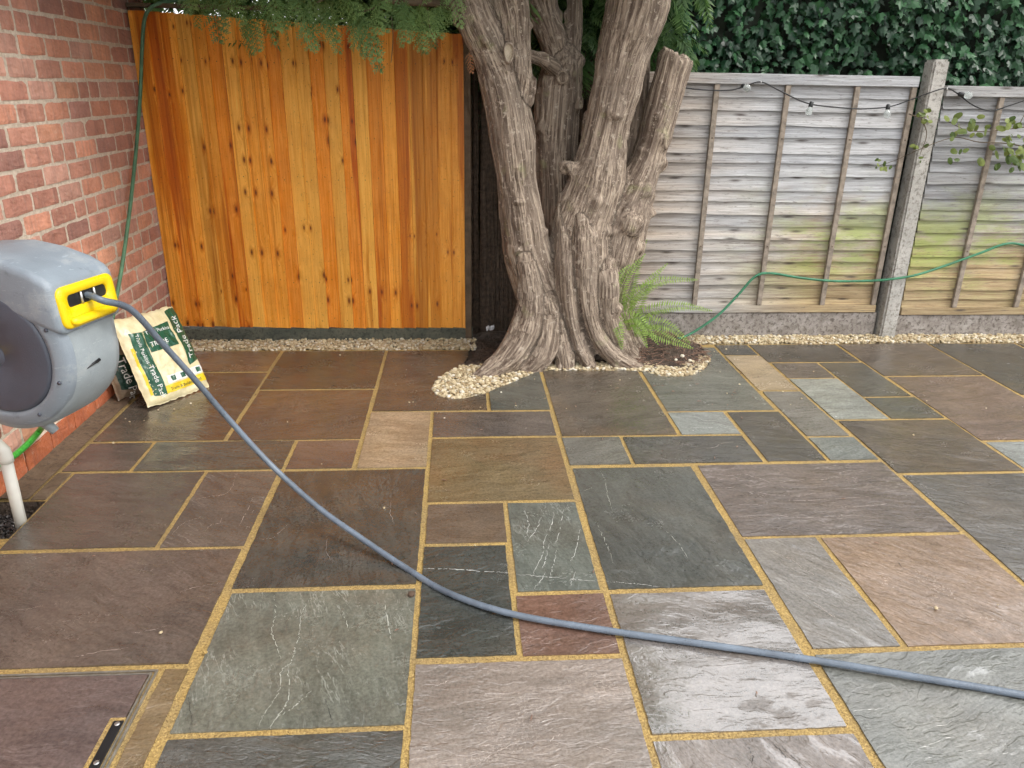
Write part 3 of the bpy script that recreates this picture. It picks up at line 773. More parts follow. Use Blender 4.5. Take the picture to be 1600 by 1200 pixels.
# ------------------------------------------------------------ the old tree
tree = thing('old_tree', 'gnarled multi-stemmed conifer with fluted roots in front of the fences', 'tree', (.6, 4.65, 0))
MPP = .0039
def P(px, py, r, Y):
    v = at(px, py, Y); return (v.x, v.y, v.z, r*MPP*(Y/4.65))
STEMS = [
 [P(866,575,24,4.64), P(858,505,34,4.60), P(843,455,42,4.56), P(824,395,39,4.52), P(808,300,35,4.50), P(800,215,35,4.50), P(788,140,36,4.50), P(766,80,31,4.50), P(740,25,29,4.47), P(722,-40,28,4.45), P(705,-130,26,4.4), P(670,-300,20,4.3), P(640,-480,12,4.2)],
 [P(802,160,30,4.50), P(807,100,26,4.50), P(802,40,28,4.53), P(792,-20,31,4.57), P(785,-120,28,4.6), P(770,-320,22,4.65), P(760,-520,12,4.7)],
 [P(880,540,46,4.80), P(874,460,44,4.84), P(871,380,38,4.88), P(869,300,35,4.90), P(869,215,36,4.91), P(874,145,37,4.92), P(880,100,32,4.92)],
 [P(876,110,26,4.92), P(862,60,22,4.90), P(845,5,24,4.9), P(828,-60,22,4.92), P(800,-250,18,5.0), P(790,-450,10,5.1)],
 [P(884,120,24,4.92), P(893,70,17,4.93), P(896,20,13,4.94), P(900,-50,12,4.95), P(915,-200,10,5.0), P(930,-380,6,5.1)],
 [P(905,575,24,4.66), P(908,490,38,4.63), P(908,420,52,4.59), P(910,360,52,4.59), P(930,290,46,4.60), P(947,215,37,4.60), P(960,150,37,4.60), P(974,90,40,4.60), P(990,35,45,4.60), P(1002,-20,46,4.6), P(1020,-120,40,4.6), P(1050,-300,30,4.55), P(1080,-520,16,4.5)],
 [P(940,555,28,4.62), P(946,470,34,4.60), P(955,410,42,4.60), P(972,350,42,4.61), P(992,300,33,4.64), P(1012,250,27,4.67), P(1030,190,26,4.69), P(1045,135,27,4.71), P(1056,95,28,4.72), P(1062,78,24,4.72)],
 [P(965,330,22,4.75), P(978,260,19,4.80), P(990,190,17,4.82), P(1001,130,13,4.84), P(1010,80,9,4.85), P(1020,20,6,4.86), P(1030,-60,4,4.86)],
 [P(826,86,14,4.60), P(850,96,13,4.72), P(872,110,14,4.86)],
 # roots and flutes
 [P(815,330,9,4.42), P(822,400,16,4.42), P(830,470,24,4.42), P(818,520,28,4.40), P(792,560,26,4.34), P(760,584,18,4.28), P(728,600,7,4.24)],
 [P(851,430,9,4.47), P(854,462,16,4.45), P(858,500,23,4.44), P(848,550,25,4.40), P(822,578,17,4.36), P(795,593,7,4.33)],
 [P(870,430,10,4.52), P(873,480,17,4.47), P(878,530,21,4.44), P(884,570,17,4.41), P(890,592,7,4.40)],
 [P(880,320,11,4.45), P(884,400,18,4.43), P(889,470,19,4.42), P(901,530,19,4.43), P(922,570,14,4.41), P(936,588,6,4.40)],
 [P(908,290,11,4.44), P(913,380,20,4.40), P(914,450,19,4.41), P(925,510,18,4.43), P(950,550,17,4.43), P(985,572,14,4.41), P(1015,582,9,4.40), P(1035,591,4,4.38)],
 [P(942,360,14,4.47), P(946,430,22,4.46), P(949,490,22,4.48), P(967,535,20,4.51), P(995,562,15,4.53), P(1022,577,6,4.54)],
 [P(962,420,22,4.57), P(972,490,20,4.61), P(998,545,16,4.65), P(1030,567,8,4.68)],
 # burls
 [P(970,352,30,4.56), P(984,352,24,4.50)], [P(980,392,30,4.58), P(992,384,18,4.53)], [P(1000,302,28,4.60), P(1010,298,18,4.57)],
 [P(925,300,34,4.55), P(932,290,20,4.50)], [P(790,110,26,4.46), P(800,85,14,4.42)], [P(820,130,18,4.47), P(826,140,12,4.45)],
 [P(879,122,20,4.85), P(879,122,14,4.80)], [P(900,160,16,4.88), P(905,162,11,4.85)], [P(905,95,14,4.88), P(907,100,9,4.86)],
 [P(1032,215,16,4.63), P(1040,230,8,4.60)], [P(950,175,20,4.53), P(955,180,10,4.49)], [P(890,262,14,4.55), P(886,258,8,4.52)],
]
def stem_mesh(bm, pts, n=14):
    sp = spline(pts, 5) if len(pts) > 2 else [np.array(p) for p in pts]
    mb = MB(); mb.tube([s[:3] for s in sp], [max(.004, s[3]) for s in sp], n, True)
    return mb, sp
tb = MB(); segs_full = []
for s in STEMS:
    if len(s) > 2 and s[-1][2] < .25 and .25 < s[0][2] and s[0][3] < .09:     # a root ridge: its upper end sinks into the stem
        h = s[0]; s[0] = (h[0], h[1]+.13, h[2]+.04, h[3]*.5)
    mb, sp = stem_mesh(None, s); tb.add(mb.v, mb.f)
    for c in (sp[0], sp[-1]):
        b2 = bmesh.new(); bmesh.ops.create_icosphere(b2, subdivisions=2, radius=max(.004, c[3])*(.98))
        if not (s is STEMS[6] and c is sp[-1]): tb.bm(b2, Matrix.Translation(Vector(c[:3])))
        else: b2.free()
    if len(s) > 2:
        arc = 0.0; sid = len(segs_full)*.013
        for a, b in zip(sp[:-1], sp[1:]):
            segs_full.append((a[:3], b[:3], (a[3]+b[3])/2, arc, sid)); arc += float(np.linalg.norm(b[:3]-a[:3]))
tm = mesh('trunk_raw', tb.v, tb.f)
to = bpy.data.objects.new('trunk_raw', tm); COL.objects.link(to)
md = to.modifiers.new('r', 'REMESH'); md.mode = 'VOXEL'; md.voxel_size = .008; md.adaptivity = 0
ms = to.modifiers.new('s', 'SMOOTH'); ms.iterations = 2; ms.factor = .5
dg = bpy.context.evaluated_depsgraph_get(); ev = to.evaluated_get(dg)
tme = bpy.data.meshes.new_from_object(ev)
bpy.data.objects.remove(to)
nv = len(tme.vertices); co = np.empty(nv*3); tme.vertices.foreach_get('co', co); co = co.reshape(-1, 3)
no = np.empty(nv*3); tme.vertices.foreach_get('normal', no); no = no.reshape(-1, 3)
best = np.full(nv, 1e9); ST = np.zeros_like(co)
for a, b, r, arc, sid in segs_full:
    a = np.array(a); b = np.array(b); ab = b-a; ln = np.linalg.norm(ab)
    t0 = ((co-a)@ab)/(ab@ab+1e-12); t = np.clip(t0, 0, 1); dist = np.linalg.norm(co-(a+t[:, None]*ab), axis=1)-r
    q = co-(a+t0[:, None]*ab)
    k = dist < best; best[k] = dist[k]
    al = arc+t0*ln
    v = q.copy(); v[:, 2] = v[:, 2]+al*.055; v += np.array([sid*3.1, sid*1.7, 0])
    ST[k] = v[k]
rel = co-np.array([.6, 4.65, 0]); wv = np.stack([fbm(rel*np.array([5, 5, 2.2])+k*9, 3, 40+k) for k in range(3)], 1)*.016
st = ST+wv
rid = (1-np.abs(fbm(st*27, 2, 3))*2.2)**2
low = np.clip((.95-co[:, 2])/.7, 0, 1)
flute = 1-np.abs(fbm(st*9, 2, 9))*2.4
dsp = (rid-.5)*.0052+fbm(st*np.array([9, 9, 9]), 2, 31)*.008+fbm(rel*4.5, 3, 2)*.022+(flute-.5)*.015*low-.004+fbm(rel*22, 2, 6)*.005
kn = np.clip(vnoise(rel*11, 77)-.30, 0, 1)*.16
co2 = co+no*(dsp+kn-.004)[:, None]
# saw the leaning stub off at an angle
tip = np.array(at(1059, 86, 4.72)); ax = np.array(at(1059, 86, 4.72))-np.array(at(1030, 190, 4.69)); ax /= np.linalg.norm(ax)
cutn = ax+np.array([.35, -.45, .25]); cutn /= np.linalg.norm(cutn)
sel = (np.linalg.norm(co2-tip, axis=1) < .25); hgt = (co2-tip)@cutn+vnoise(co2*np.array([34, 34, 8]), 6)*.055+vnoise(co2*90, 8)*.012
mv = sel & (hgt > 0); co2[mv] -= cutn*hgt[mv][:, None]
co2 -= np.array(tree.location)
tme.vertices.foreach_set('co', co2.ravel())
at_ = tme.attributes.new('bark', 'FLOAT_VECTOR', 'POINT'); at_.data.foreach_set('vector', st.astype(np.float32).ravel())
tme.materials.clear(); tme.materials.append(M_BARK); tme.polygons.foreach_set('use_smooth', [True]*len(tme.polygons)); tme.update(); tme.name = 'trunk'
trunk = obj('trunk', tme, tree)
# pale sawn knots
M_CUT = mat_concrete('sawn_wood', (.50, .42, .31), (.66, .57, .43), (.36, .29, .21), 30)
def knot(px, py, Y, rx, rz, nx, nz_, depth=.02):
    c = at(px, py, Y); nrm = Vector((nx, -1, nz_)).normalized(); u = nrm.cross(Vector((0, 0, 1))).normalized(); v = nrm.cross(u)
    mb = MB(); ring = []
    V = []; Fc = []; n = 20; prof = [(1.35, -depth*2), (1.3, .004), (1.12, .014), (.98, .010), (.92, .002), (.5, .000), (.08, -.003)]
    for rr, hh in prof:
        for k in range(n):
            a = 2*math.pi*k/n; j = 1+.08*math.sin(3*a+px)
            V.append(c+u*(math.cos(a)*rx*rr*j)+v*(math.sin(a)*rz*rr*j)+nrm*hh)
    for i in range(len(prof)-1):
        for k in range(n): Fc.append((i*n+k, i*n+(k+1) % n, (i+1)*n+(k+1) % n, (i+1)*n+k))
    Fc.append(tuple((len(prof)-1)*n+k for k in range(n)))
    mb.add(V, Fc); o = mb.build('sawn_knot', M_CUT, tree, True); o.data.materials.append(M_BARK)
    for i, p in enumerate(o.data.polygons):
        if i < 3*n: p.material_index = 1
knot(986, 352, 4.462, .026, .052, .45, 0)
knot(879, 121, 4.765, .028, .030, .05, .1)
knot(905, 163, 4.82, .018, .024, .9, .1)
knot(795, 82, 4.385, .022, .042, -.1, .1)

# ------------------------------------------------------------ cypress foliage
def spray(L=.20, nb=9, fine=True, seed=0):
    """flat feathery spray in the xy plane, tip towards +x"""
    r6 = np.random.default_rng(seed); V = []; Fc = []; T = []
    def blade(a, d, l, wd, t):
        a = np.array(a); d = np.array(d); d = d/np.linalg.norm(d); s = np.array([-d[1], d[0], 0]); i = len(V)
        V.extend([a, a+d*l*.45+s*wd, a+d*l, a+d*l*.45-s*wd]); T.extend([t*.8, t, min(1, t+.25), t]); Fc.append((i, i+1, i+2, i+3))
    sag = lambda x: -.25*(x/L)**2*L*.5
    for i in range(14):
        x = L*i/14; blade((x, 0, sag(x)), (1, 0, -.2*x/L), L/12, .0028, .25)
    for i in range(nb):
        for sd in (-1, 1):
            x = L*(i+.3+.4*(sd > 0))/(nb+.4); l = L*(.40 if fine else .5)*(1-(x/L)**1.5*.78)*r6.uniform(.7, 1.12)
            a = sd*R(r6.uniform(42, 58)); d = np.array([math.cos(a), math.sin(a), -.25])
            o = np.array([x, 0, sag(x)])
            if not fine: blade(o, d, l, l*.12, .15+.6*r6.random()*x/L); continue
            blade(o, d, l, .0022, .3)
            m = max(3, int(l/.0125))
            for k in range(m):
                for s2 in (-1, 1):
                    q = o+d*l*(k+.3+.3*(s2 > 0))/m; ll = (.0125*(1-(k/m)*.5)+.003)*r6.uniform(.8, 1.2)*(L/.2)
                    a2 = a+s2*R(38); blade(q, (math.cos(a2), math.sin(a2), -.25), ll, ll*.20, .15+.55*(k/m)*r6.random()+.25*(x/L))
    return np.array(V), np.array(Fc), np.array(T)
def tinted(name, V, Fc, T, mat):
    me = bpy.data.meshes.new(name); me.from_pydata(np.asarray(V), [], np.asarray(Fc).tolist()); me.materials.append(mat)
    a = me.attributes.new('tint', 'FLOAT', 'POINT'); a.data.foreach_set('value', np.clip(np.asarray(T), 0, 1).astype(np.float32)); return me
def rotm(yaw, pitch, roll):
    return np.array(Euler((roll, pitch, yaw), 'XYZ').to_matrix())
# crown above the frame, with limbs
coarse = [spray(.26, 7, False, 100+i) for i in range(5)]
mid = [spray(.22, 7, True, 120+i) for i in range(3)]
CV, CF, CT = [], [], []; nvt = 0
r7 = np.random.default_rng(33)
def put(sp, loc, Rm, sc, tn=0.0):
    global nvt
    V, Fc, T = sp; CV.append((V*sc)@Rm.T+np.array(loc)); CF.append(Fc+nvt); CT.append(T+tn); nvt += len(V)
def crown_ok(x, y, z):
    # uneven lower edge of the crown: it just dips into the picture on the left
    c = np.array([x, y, z]); 
    return True
for i in range(3600):
    # clumps round a broad canopy
    x = r7.uniform(-2.7, 1.35); y = r7.uniform(3.75, 6.2); 
    zlo = (2.54 if y < 5 else 2.44)+.08*math.sin(x*3.1)+.25*max(0, x-.6)+.06*math.sin(y*5)
    if y > 4.95: zlo -= .15
    z = zlo+abs(r7.normal(0, .55))
    dn = sn(x*2.1, y*2.1, z*2.1, 1)*1.3
    if dn < -.10: continue
    near = z < 2.5 and y < 5
    put((mid[r7.integers(3)] if near else coarse[r7.integers(5)]), (x, y, z), rotm(r7.uniform(0, 6.28), r7.uniform(.1, 1.2), r7.uniform(-.5, .5)), r7.uniform(.8, 1.1) if near else r7.uniform(1.2, 2.2), r7.uniform(-.1, .1))
for i in range(620):
    x = r7.uniform(-1.75, .25); y = r7.uniform(5.08, 5.8); z = r7.uniform(1.9, 2.6)
    if sn(x*2.4, y*2, z*2.4, 1) > -.13: put(coarse[r7.integers(5)], (x, y, z), rotm(r7.uniform(0, 6.28), r7.uniform(.3, 1.3), r7.uniform(-.5, .5)), r7.uniform(.8, 1.3), -.05)
# dark inner foliage behind the stems
for i in range(900):
    x = r7.uniform(.2, 1.5); y = r7.uniform(5.05, 5.7); z = r7.uniform(1.72, 2.6)
    put(coarse[r7.integers(5)], (x, y, z), rotm(r7.uniform(0, 6.28), r7.uniform(.5, 1.4), r7.uniform(-.5, .5)), r7.uniform(.6, 1.0), -.1)
cme = tinted('foliage', np.concatenate(CV)-np.array(tree.location), np.concatenate(CF), np.concatenate(CT), M_CYP)
stuff(obj('foliage', cme, tree))
# hanging sprays that show in the picture, each its own part
M_CYP2 = mat_leaf('young_cypress_spray', (.055, .125, .035), (.34, .50, .17), .45, .38)
SPM = [tinted('spray', *spray(.24, 8, True, 200+i), M_CYP2 if i % 3 else M_CYP) for i in range(6)]
HANG = [(300,-12,.75),(330,-18,.9),(360,-6,.8),(380,10,.95),(395,20,.8),(345,-20,.7),(420,14,1.0),(445,12,.9),(470,4,1.0),(455,-10,.9),(492,5,.95),(505,15,.85),(525,0,.9),(540,16,.9),(557,22,1.1),(572,18,1.1),(548,-8,.9),(590,-8,.8),(612,-10,.8),(628,16,.85),(645,26,.85),(660,12,.9),(675,24,.85),(690,14,.8),(640,-6,.9),(700,-4,.8),(668,-12,.8),(520,-16,1.),(410,-12,1.),(480,-16,1.),(430,-4,.9),(402,4,.9),(500,-4,1.),(560,-2,.9),(312,-4,.7),(285,-14,.7)]
r8 = np.random.default_rng(4)
for i, (px, py, sc) in enumerate(HANG):
    for q in range(1+(i % 2)):
        Y = 4.40+r8.uniform(-.14, .14); p = at(px+r8.uniform(-9, 9), py+r8.uniform(-20, 2)-q*14, Y)
        o = obj('spray', SPM[r8.integers(6)], tree); o.location = p-Vector(tree.location)
        yaw = r8.uniform(-2.4, -.7)+(0 if q else .5); o.rotation_euler = Euler((r8.uniform(-.9, .9), r8.uniform(.75, 1.35), yaw), 'XYZ'); o.scale = (sc*r8.uniform(.9, 1.25),)*3
lb = MB()
def limb(pts, r0, r1):
    sp = spline(pts, 6); lb.tube(sp, [r0+(r1-r0)*i/len(sp) for i in range(len(sp))], 8)
limb([at(735,20,4.47), at(690,6,4.46), at(620,2,4.42), at(560,-10,4.4), at(470,-16,4.38), at(380,-18,4.4), at(290,-24,4.45)], .022, .006)
limb([at(600,-2,4.42), at(585,12,4.38), at(560,20,4.36)], .006, .003)
limb([at(560,-12,4.4), at(520,-6,4.35), at(495,4,4.33)], .006, .003)
limb([at(735,-30,4.47), at(640,-40,4.4), at(520,-52,4.3), at(400,-48,4.2)], .018, .006)
limb([at(612,25,4.36), at(614,60,4.34), at(611,98,4.33)], .0025, .0015)
limb([at(668,10,4.40), at(672,45,4.38), at(684,70,4.37)], .0025, .0015)
lb.build('branch', M_DARKP, tree, True)
# a rusty dead sprig caught on the bark
M_DEAD = mat_leaf('dead_sprig', (.22, .09, .035), (.42, .20, .09), .7, .2)
dv = spray(.13, 6, True, 300); dme = tinted('dead_sprig', *dv, M_DEAD)
o = obj('dead_sprig', dme, tree); o.location = at(733, 82, 4.33)-Vector(tree.location); o.rotation_euler = (1.2, 1.4, -.3); o.scale = (.8, .8, .8)

# ------------------------------------------------------------ ivy hedge
hedge = thing('ivy_hedge', 'tall dark green ivy hedge behind the grey fence', 'hedge', (3.0, 5.8, 0))
core = MB(); hv = []; hf = []
def hedge_y(x, z): return 5.36+.13*np.sin(x*2.3+z*1.7)*.5+.10*np.sin(x*5.1-z*4)*.5
core.box((-.3, 5.55, 0), (5.7, 6.3, 2.75)); core.build('core', simple('hedge_light_stop', (.012, .018, .010), .95, .4, 20), hedge)  # dark box added behind the leaves to stop light coming through
def ivy_leaf(seed):
    r9 = np.random.default_rng(seed)
    ang = [0, 22, 48, 74, 105, 140, 165]; rad = [.30, .62, .50, .78, .55, .62, .45]
    pts = [(0, .92*r9.uniform(.9, 1.1))]
    prof = [(.16, .55), (.42, .50), (.30, .25), (.52, .05), (.34, -.12), (.22, -.30), (.05, -.22)]
    right = [(x*r9.uniform(.9, 1.15), y) for x, y in prof]; left = [(-x*r9.uniform(.9, 1.15), y) for x, y in prof]
    outline = pts+right+left[::-1]
    V = [(0, .1, 0)]
    for x, y in outline: V.append((x, y, -.35*abs(x)**1.3+.06*y-.12*max(0, y)**2))
    n = len(outline); Fc = [(0, 1+i, 1+(i+1) % n) for i in range(n)]
    V = np.array(V)[:, [0, 1, 2]]; V[:, 1] -= .05
    return V, np.array(Fc)
IV = [ivy_leaf(i) for i in range(6)]
IVM = [[tinted('ivy_leaf', v, f, np.full(len(v), t)+np.linspace(0, .08, len(v)), M_IVY) for t in (.12, .4, .8)] for v, f in IV]
r10 = np.random.default_rng(9)
lv = []
for i in range(9500):
    top = r10.random() < .12
    x = r10.uniform(-.3, 5.6)
    if top:
        z = 2.76+r10.normal(0, .05); y = r10.uniform(5.4, 6.3); nrm = Vector((r10.normal(0, .4), r10.normal(-.2, .4), 1))
    else:
        z = r10.uniform(1.35, 2.82); y = hedge_y(x, z)+abs(r10.normal(0, .07)); nrm = Vector((r10.normal(0, .45), -1, r10.normal(.45, .4)))
    lv.append((x, y, z, nrm.normalized(), r10.uniform(.032, .076), r10.uniform(0, 1)**1.6))
def leaf_mat(nrm, spin):
    zax = nrm; down = Vector((math.sin(spin), 0, -math.cos(spin))); yax = (down-zax*down.dot(zax)).normalized(); xax = yax.cross(zax)
    return Matrix((xax, yax, zax)).transposed()
order = sorted(range(len(lv)), key=lambda i: lv[i][1]-(10 if (1.62 < lv[i][2] < 2.2 and 1.25 < lv[i][0] < 4.05) else 0)-lv[i][4]*3)
HV, HF, HT = [], [], []; n0 = 0
for rank, i in enumerate(order):
    x, y, z, nrm, s, t = lv[i]; Rm = leaf_mat(nrm, r10.normal(0, .7)); k = r10.integers(6)
    if rank < 300:
        o = obj('ivy_leaf', IVM[k][min(2, int(t*3))], hedge); o.location = (x-3.0, y-5.8, z); o.rotation_euler = Rm.to_euler(); o.scale = (s*1.08,)*3
    else:
        v, f = IV[k]; HV.append((v*s)@np.array(Rm).T+np.array([x-3.0, y-5.8, z])); HF.append(f+n0); HT.append(np.full(len(v), t)+np.linspace(0, .08, len(v))); n0 += len(v)
stuff(obj('foliage', tinted('foliage', np.concatenate(HV), np.concatenate(HF), np.concatenate(HT), M_IVY), hedge))

# ------------------------------------------------------------ fern
fern = thing('fern', 'bright green fern growing against the right side of the trunk', 'fern', tuple(at(975, 520, 4.62)))
def frond(pts, L, seed, width=.085):
    r = np.random.default_rng(seed); sp = [np.array(q) for q in spline(pts, 9)]; n = len(sp)
    V = []; Fc = []; T = []
    acc = np.concatenate([[0], np.cumsum([np.linalg.norm(b-a) for a, b in zip(sp[:-1], sp[1:])])]); tot = acc[-1]
    def quad(a, b, s, wd, t):
        i = len(V); V.extend([a, a+(b-a)*.4+s*wd, b, a+(b-a)*.4-s*wd]); T.extend([t, t, min(1, t+.2), t]); Fc.append((i, i+1, i+2, i+3))
    m = int(tot/.0165)
    vw = np.array([0, -1., .25])
    for k in range(m):
        u = .10+.9*k/m; d = u*tot; j = min(np.searchsorted(acc, d), n-1); j = max(j, 1); f = (d-acc[j-1])/(acc[j]-acc[j-1]+1e-9)
        p = sp[j-1]+(sp[j]-sp[j-1])*f; t = sp[j]-sp[j-1]; t = t/np.linalg.norm(t)
        s = np.cross(t, vw); s = s/np.linalg.norm(s); nn = np.cross(s, t)
        quad(p-t*.008, p+t*.012, s, .0016, .15)
        wl = width*math.sin(math.pi*min(1, (u*.93+.10))**.8)**.7*(1.05-u*.55)+.006
        for sd in (-1, 1):
            dr = s*sd+t*.42+nn*r.uniform(-.25, .05); dr /= np.linalg.norm(dr); l = wl*r.uniform(.85, 1.1)
            pe = np.cross(dr, nn); pe /= np.linalg.norm(pe)
            quad(p, p+dr*l, pe, .0056, .25+.5*r.random())
            continue
            q = max(3, int(l/.0075))
            for i2 in range(q):
                for s2 in (-1, 1):
                    o2 = p+dr*l*(i2+.4)/q; d2 = pe*s2+dr*.6; d2 /= np.linalg.norm(d2); l2 = .0088*(1-.6*i2/q)
                    quad(o2, o2+d2*l2, np.cross(d2, nn), .0027, .25+.5*r.random())
    return np.array(V), np.array(Fc), np.array(T)
FR = [[(975,515,4.60),(985,470,4.50),(1030,440,4.46),(1092,437,4.46)], [(978,518,4.60),(1010,488,4.5),(1060,478,4.47),(1115,486,4.50)], [(978,522,4.58),(1010,505,4.5),(1045,510,4.45),(1080,538,4.43)],
      [(972,512,4.58),(970,460,4.48),(985,425,4.45),(1010,395,4.5)], [(970,515,4.56),(955,480,4.46),(955,450,4.44),(948,430,4.44)], [(972,518,4.56),(968,490,4.46),(980,470,4.42),(990,520,4.40)],
      [(976,518,4.6),(1000,470,4.52),(1015,440,4.5),(1045,410,4.52)], [(974,520,4.56),(985,505,4.46),(1000,515,4.42),(1012,545,4.40)], [(976,520,4.58),(1010,515,4.5),(1045,530,4.46),(1085,545,4.46)],
      [(972,512,4.62),(985,450,4.58),(1000,400,4.56),(1012,372,4.56)], [(970,516,4.55),(962,500,4.45),(968,520,4.40),(972,548,4.40)], [(972,516,4.6),(990,480,4.52),(1008,470,4.48),(1030,485,4.45)],
      [(974,514,4.6),(980,462,4.5),(1005,425,4.46),(1062,420,4.48)], [(970,514,4.56),(958,470,4.46),(965,435,4.42),(985,412,4.44)], [(972,518,4.54),(975,500,4.44),(998,498,4.40),(1030,540,4.38)], [(976,516,4.58),(1005,462,4.5),(1040,455,4.46),(1080,462,4.48)]]
for i, fr in enumerate([q for k, q in enumerate(FR) if k not in (5, 11, 12, 15)]):
    v, f, t = frond([tuple(at(*q)) for q in fr], .4, 60+i, .058)
    obj('frond', tinted('frond', v-np.array(fern.location), f, t, M_FERN), fern)

# ------------------------------------------------------------ hoses
M_GHOSE = simple('green_hose_plastic', (.03, .17, .085), .4, .3, 20, .001, 200)
M_GHOSE2 = simple('dusty_green_hose', (.085, .19, .105), .55, .3, 14, .001, 200)
M_BRIGHT = simple('bright_green_hose', (.055, .36, .045), .4, .35, 60, .002, 120)
M_HOSE = simple('blue_grey_hose', (.13, .16, .20), .30, .30, 9, .0012, 130)
def hose(name, pts, r, mat, label, n=10):
    mb = MB(); mb.tube(spline(pts, n), r, 12); o = mb.build(name, mat, None, True); return tag(o, label, 'hose')
Yh = 4.955
hose('garden_hose', [tuple(q) for q in [at(1050,532,4.80), at(1078,522,4.86), at(1120,494,4.9), at(1152,462,4.94), at(1180,432,4.962), at(1205,427,4.968), at(1250,434,4.97), at(1300,439,4.97), at(1350,439,4.965), at(1385,437,4.932), at(1430,430,4.925), at(1480,414,4.955), at(1530,396,4.968), at(1572,381,4.97), at(1604,384,4.97), at(1660,400,4.97), at(1720,420,4.97)]], .0085, M_GHOSE, 'thin green hose looped along the front of the grey fence')
wallp = lambda px, py, X=-1.862: tuple(at_x(px, py, X))
hose('garden_hose', [tuple(at(300,-4,5.05)), tuple(at(262,2,4.99)), tuple(at(238,10,4.955)), tuple(at(226,30,4.945)), tuple(at(222,75,4.945)), wallp(219,150,-1.862), wallp(213,230,-1.858), wallp(207,290,-1.855), wallp(200,350,-1.852), wallp(190,420,-1.845), wallp(181,470,-1.84), wallp(172,520,-1.835), wallp(168,560,-1.83)], .0105, M_GHOSE2, 'faded green hose hanging down the corner of the brick wall')
hose('tap_hose', [wallp(-30,745,-1.845), wallp(0,724,-1.845), wallp(22,712,-1.845), wallp(45,692,-1.845), wallp(64,670,-1.84), tuple(at(72,655,2.75)), tuple(at(70,640,2.6))], .013, M_BRIGHT, 'short bright green hose joining the underside of the hose reel')

# ------------------------------------------------------------ hose reel
RA = R(15)
Fd = Vector((math.cos(RA), -math.sin(RA), 0)); Sd = Vector((-math.sin(RA), -math.cos(RA), 0)); Ud = Vector((0, 0, 1))
disc_c = at(-4, 553, 2.30)
HWID = .125
RC = disc_c-Sd*HWID
reel = thing('hose_reel', 'grey and yellow wall-mounted automatic hose reel', 'hose reel', tuple(RC))
def RP(u, v, s): return RC+Fd*u+Ud*v+Sd*s
def mat_plastic(name, col, rough):
    g = G(name); n = g.noise(g.pos, 7, 6, .7); sc = g.noise(g.scale(g.pos, (9, 9, 60)), 3.0, 3, .6); f = g.noise(g.pos, 240, 2)
    c = g.mix(g.ramp(n, .35, .7), tuple(x*.88 for x in col), tuple(x*1.1 for x in col))
    c = g.mix(g.ramp(n, .56, .66, 0, .35), c, (.42, .43, .42))                      # dried water marks
    c = g.mix(g.ramp(sc, .66, .70, 0, .5), c, tuple(x*1.6 for x in col))              # scuffs
    c = g.mix(g.ramp(g.noise(g.pos, 19, 4, .7), .62, .70, 0, .5), c, tuple(x*.6 for x in col))
    return g.done(c, g.ramp(n, .3, .7, rough-.08, rough+.16), g.bump(f, .0007))
M_GREY = mat_plastic('blue_grey_plastic', (.235, .275, .315), .36)
M_GREYL = mat_plastic('pale_grey_plastic', (.30, .34, .36), .40)
M_DISC = simple('slate_plastic', (.070, .080, .105), .38, .12, 7, .0006, 200)
M_YEL = simple('yellow_plastic', (.83, .56, .004), .32, .05, 9)
M_BLK = simple('black_plastic', (.012, .012, .013), .4, .2, 10)
M_STEEL = simple('worn_steel', (.55, .55, .54), .35, .2, 40, Metallic=.9)
# side profile (u forward, v up); drum with a hooded nose
prof = [(.243,.035),(.240,.085),(.232,.135),(.222,.178),(.205,.205),(.17,.236),(.12,.262),(.05,.283),(-.03,.290),(-.11,.275),(-.18,.235),(-.235,.165),(-.262,.08),(-.265,-.01),(-.245,-.10),(-.20,-.18),(-.13,-.235),(-.05,-.262),(.03,-.262),(.11,-.235),(.175,-.185),(.222,-.115),(.243,-.04)]
prof = [tuple(q) for q in spline(prof+[prof[0]], 4)][:-1]
npf = len(prof); secs = [(-1, .80), (-.96, .90), (-.85, .965), (-.6, .995), (0, 1.0), (.6, .995), (.85, .965), (.96, .90), (1, .80)]
V = []; Fc = []
for s, k in secs:
    for (u, v) in prof: V.append(RP(u*k, v*k, s*HWID))
for i in range(len(secs)-1):
    for k in range(npf): Fc.append((i*npf+k, i*npf+(k+1) % npf, (i+1)*npf+(k+1) % npf, (i+1)*npf+k))
Fc.append(tuple(range(npf))); Fc.append(tuple((len(secs)-1)*npf+k for k in range(npf))[::-1])
bb = MB(); bb.add(V, Fc); body = bb.build('body', M_GREYL, reel, True)
def revolve(name, mat, prof_, cu, cv, s0, n=64, parent=reel):
    V = []; Fc = []
    for r_, h_ in prof_:
        for k in range(n):
            a = 2*math.pi*k/n; V.append(RP(cu+math.cos(a)*r_, cv+math.sin(a)*r_, s0+h_))
    for i in range(len(prof_)-1):
        for k in range(n): Fc.append((i*n+k, i*n+(k+1) % n, (i+1)*n+(k+1) % n, (i+1)*n+k))
    Fc.append(tuple((len(prof_)-1)*n+k for k in range(n)))
    mb = MB(); mb.add(V, Fc); o = mb.build(name, mat, parent, True); return o
revolve('side_ring', M_GREY, [(.245, -.03), (.243, -.012), (.235, .0), (.205, .008), (.192, .008), (.189, .0)], 0, 0, HWID)
sdisc = revolve('side_disc', M_DISC, [(.190, -.01), (.188, .004), (.182, .010), (.175, .011), (.150, .013), (.040, .014), (.038, .012), (.035, .012), (.033, .014), (.01, .015)], 0, 0, HWID)
revolve('hub_cap', M_YEL, [(.012, .014), (.012, .021), (.008, .023)], 0, 0, HWID, 24, sdisc)
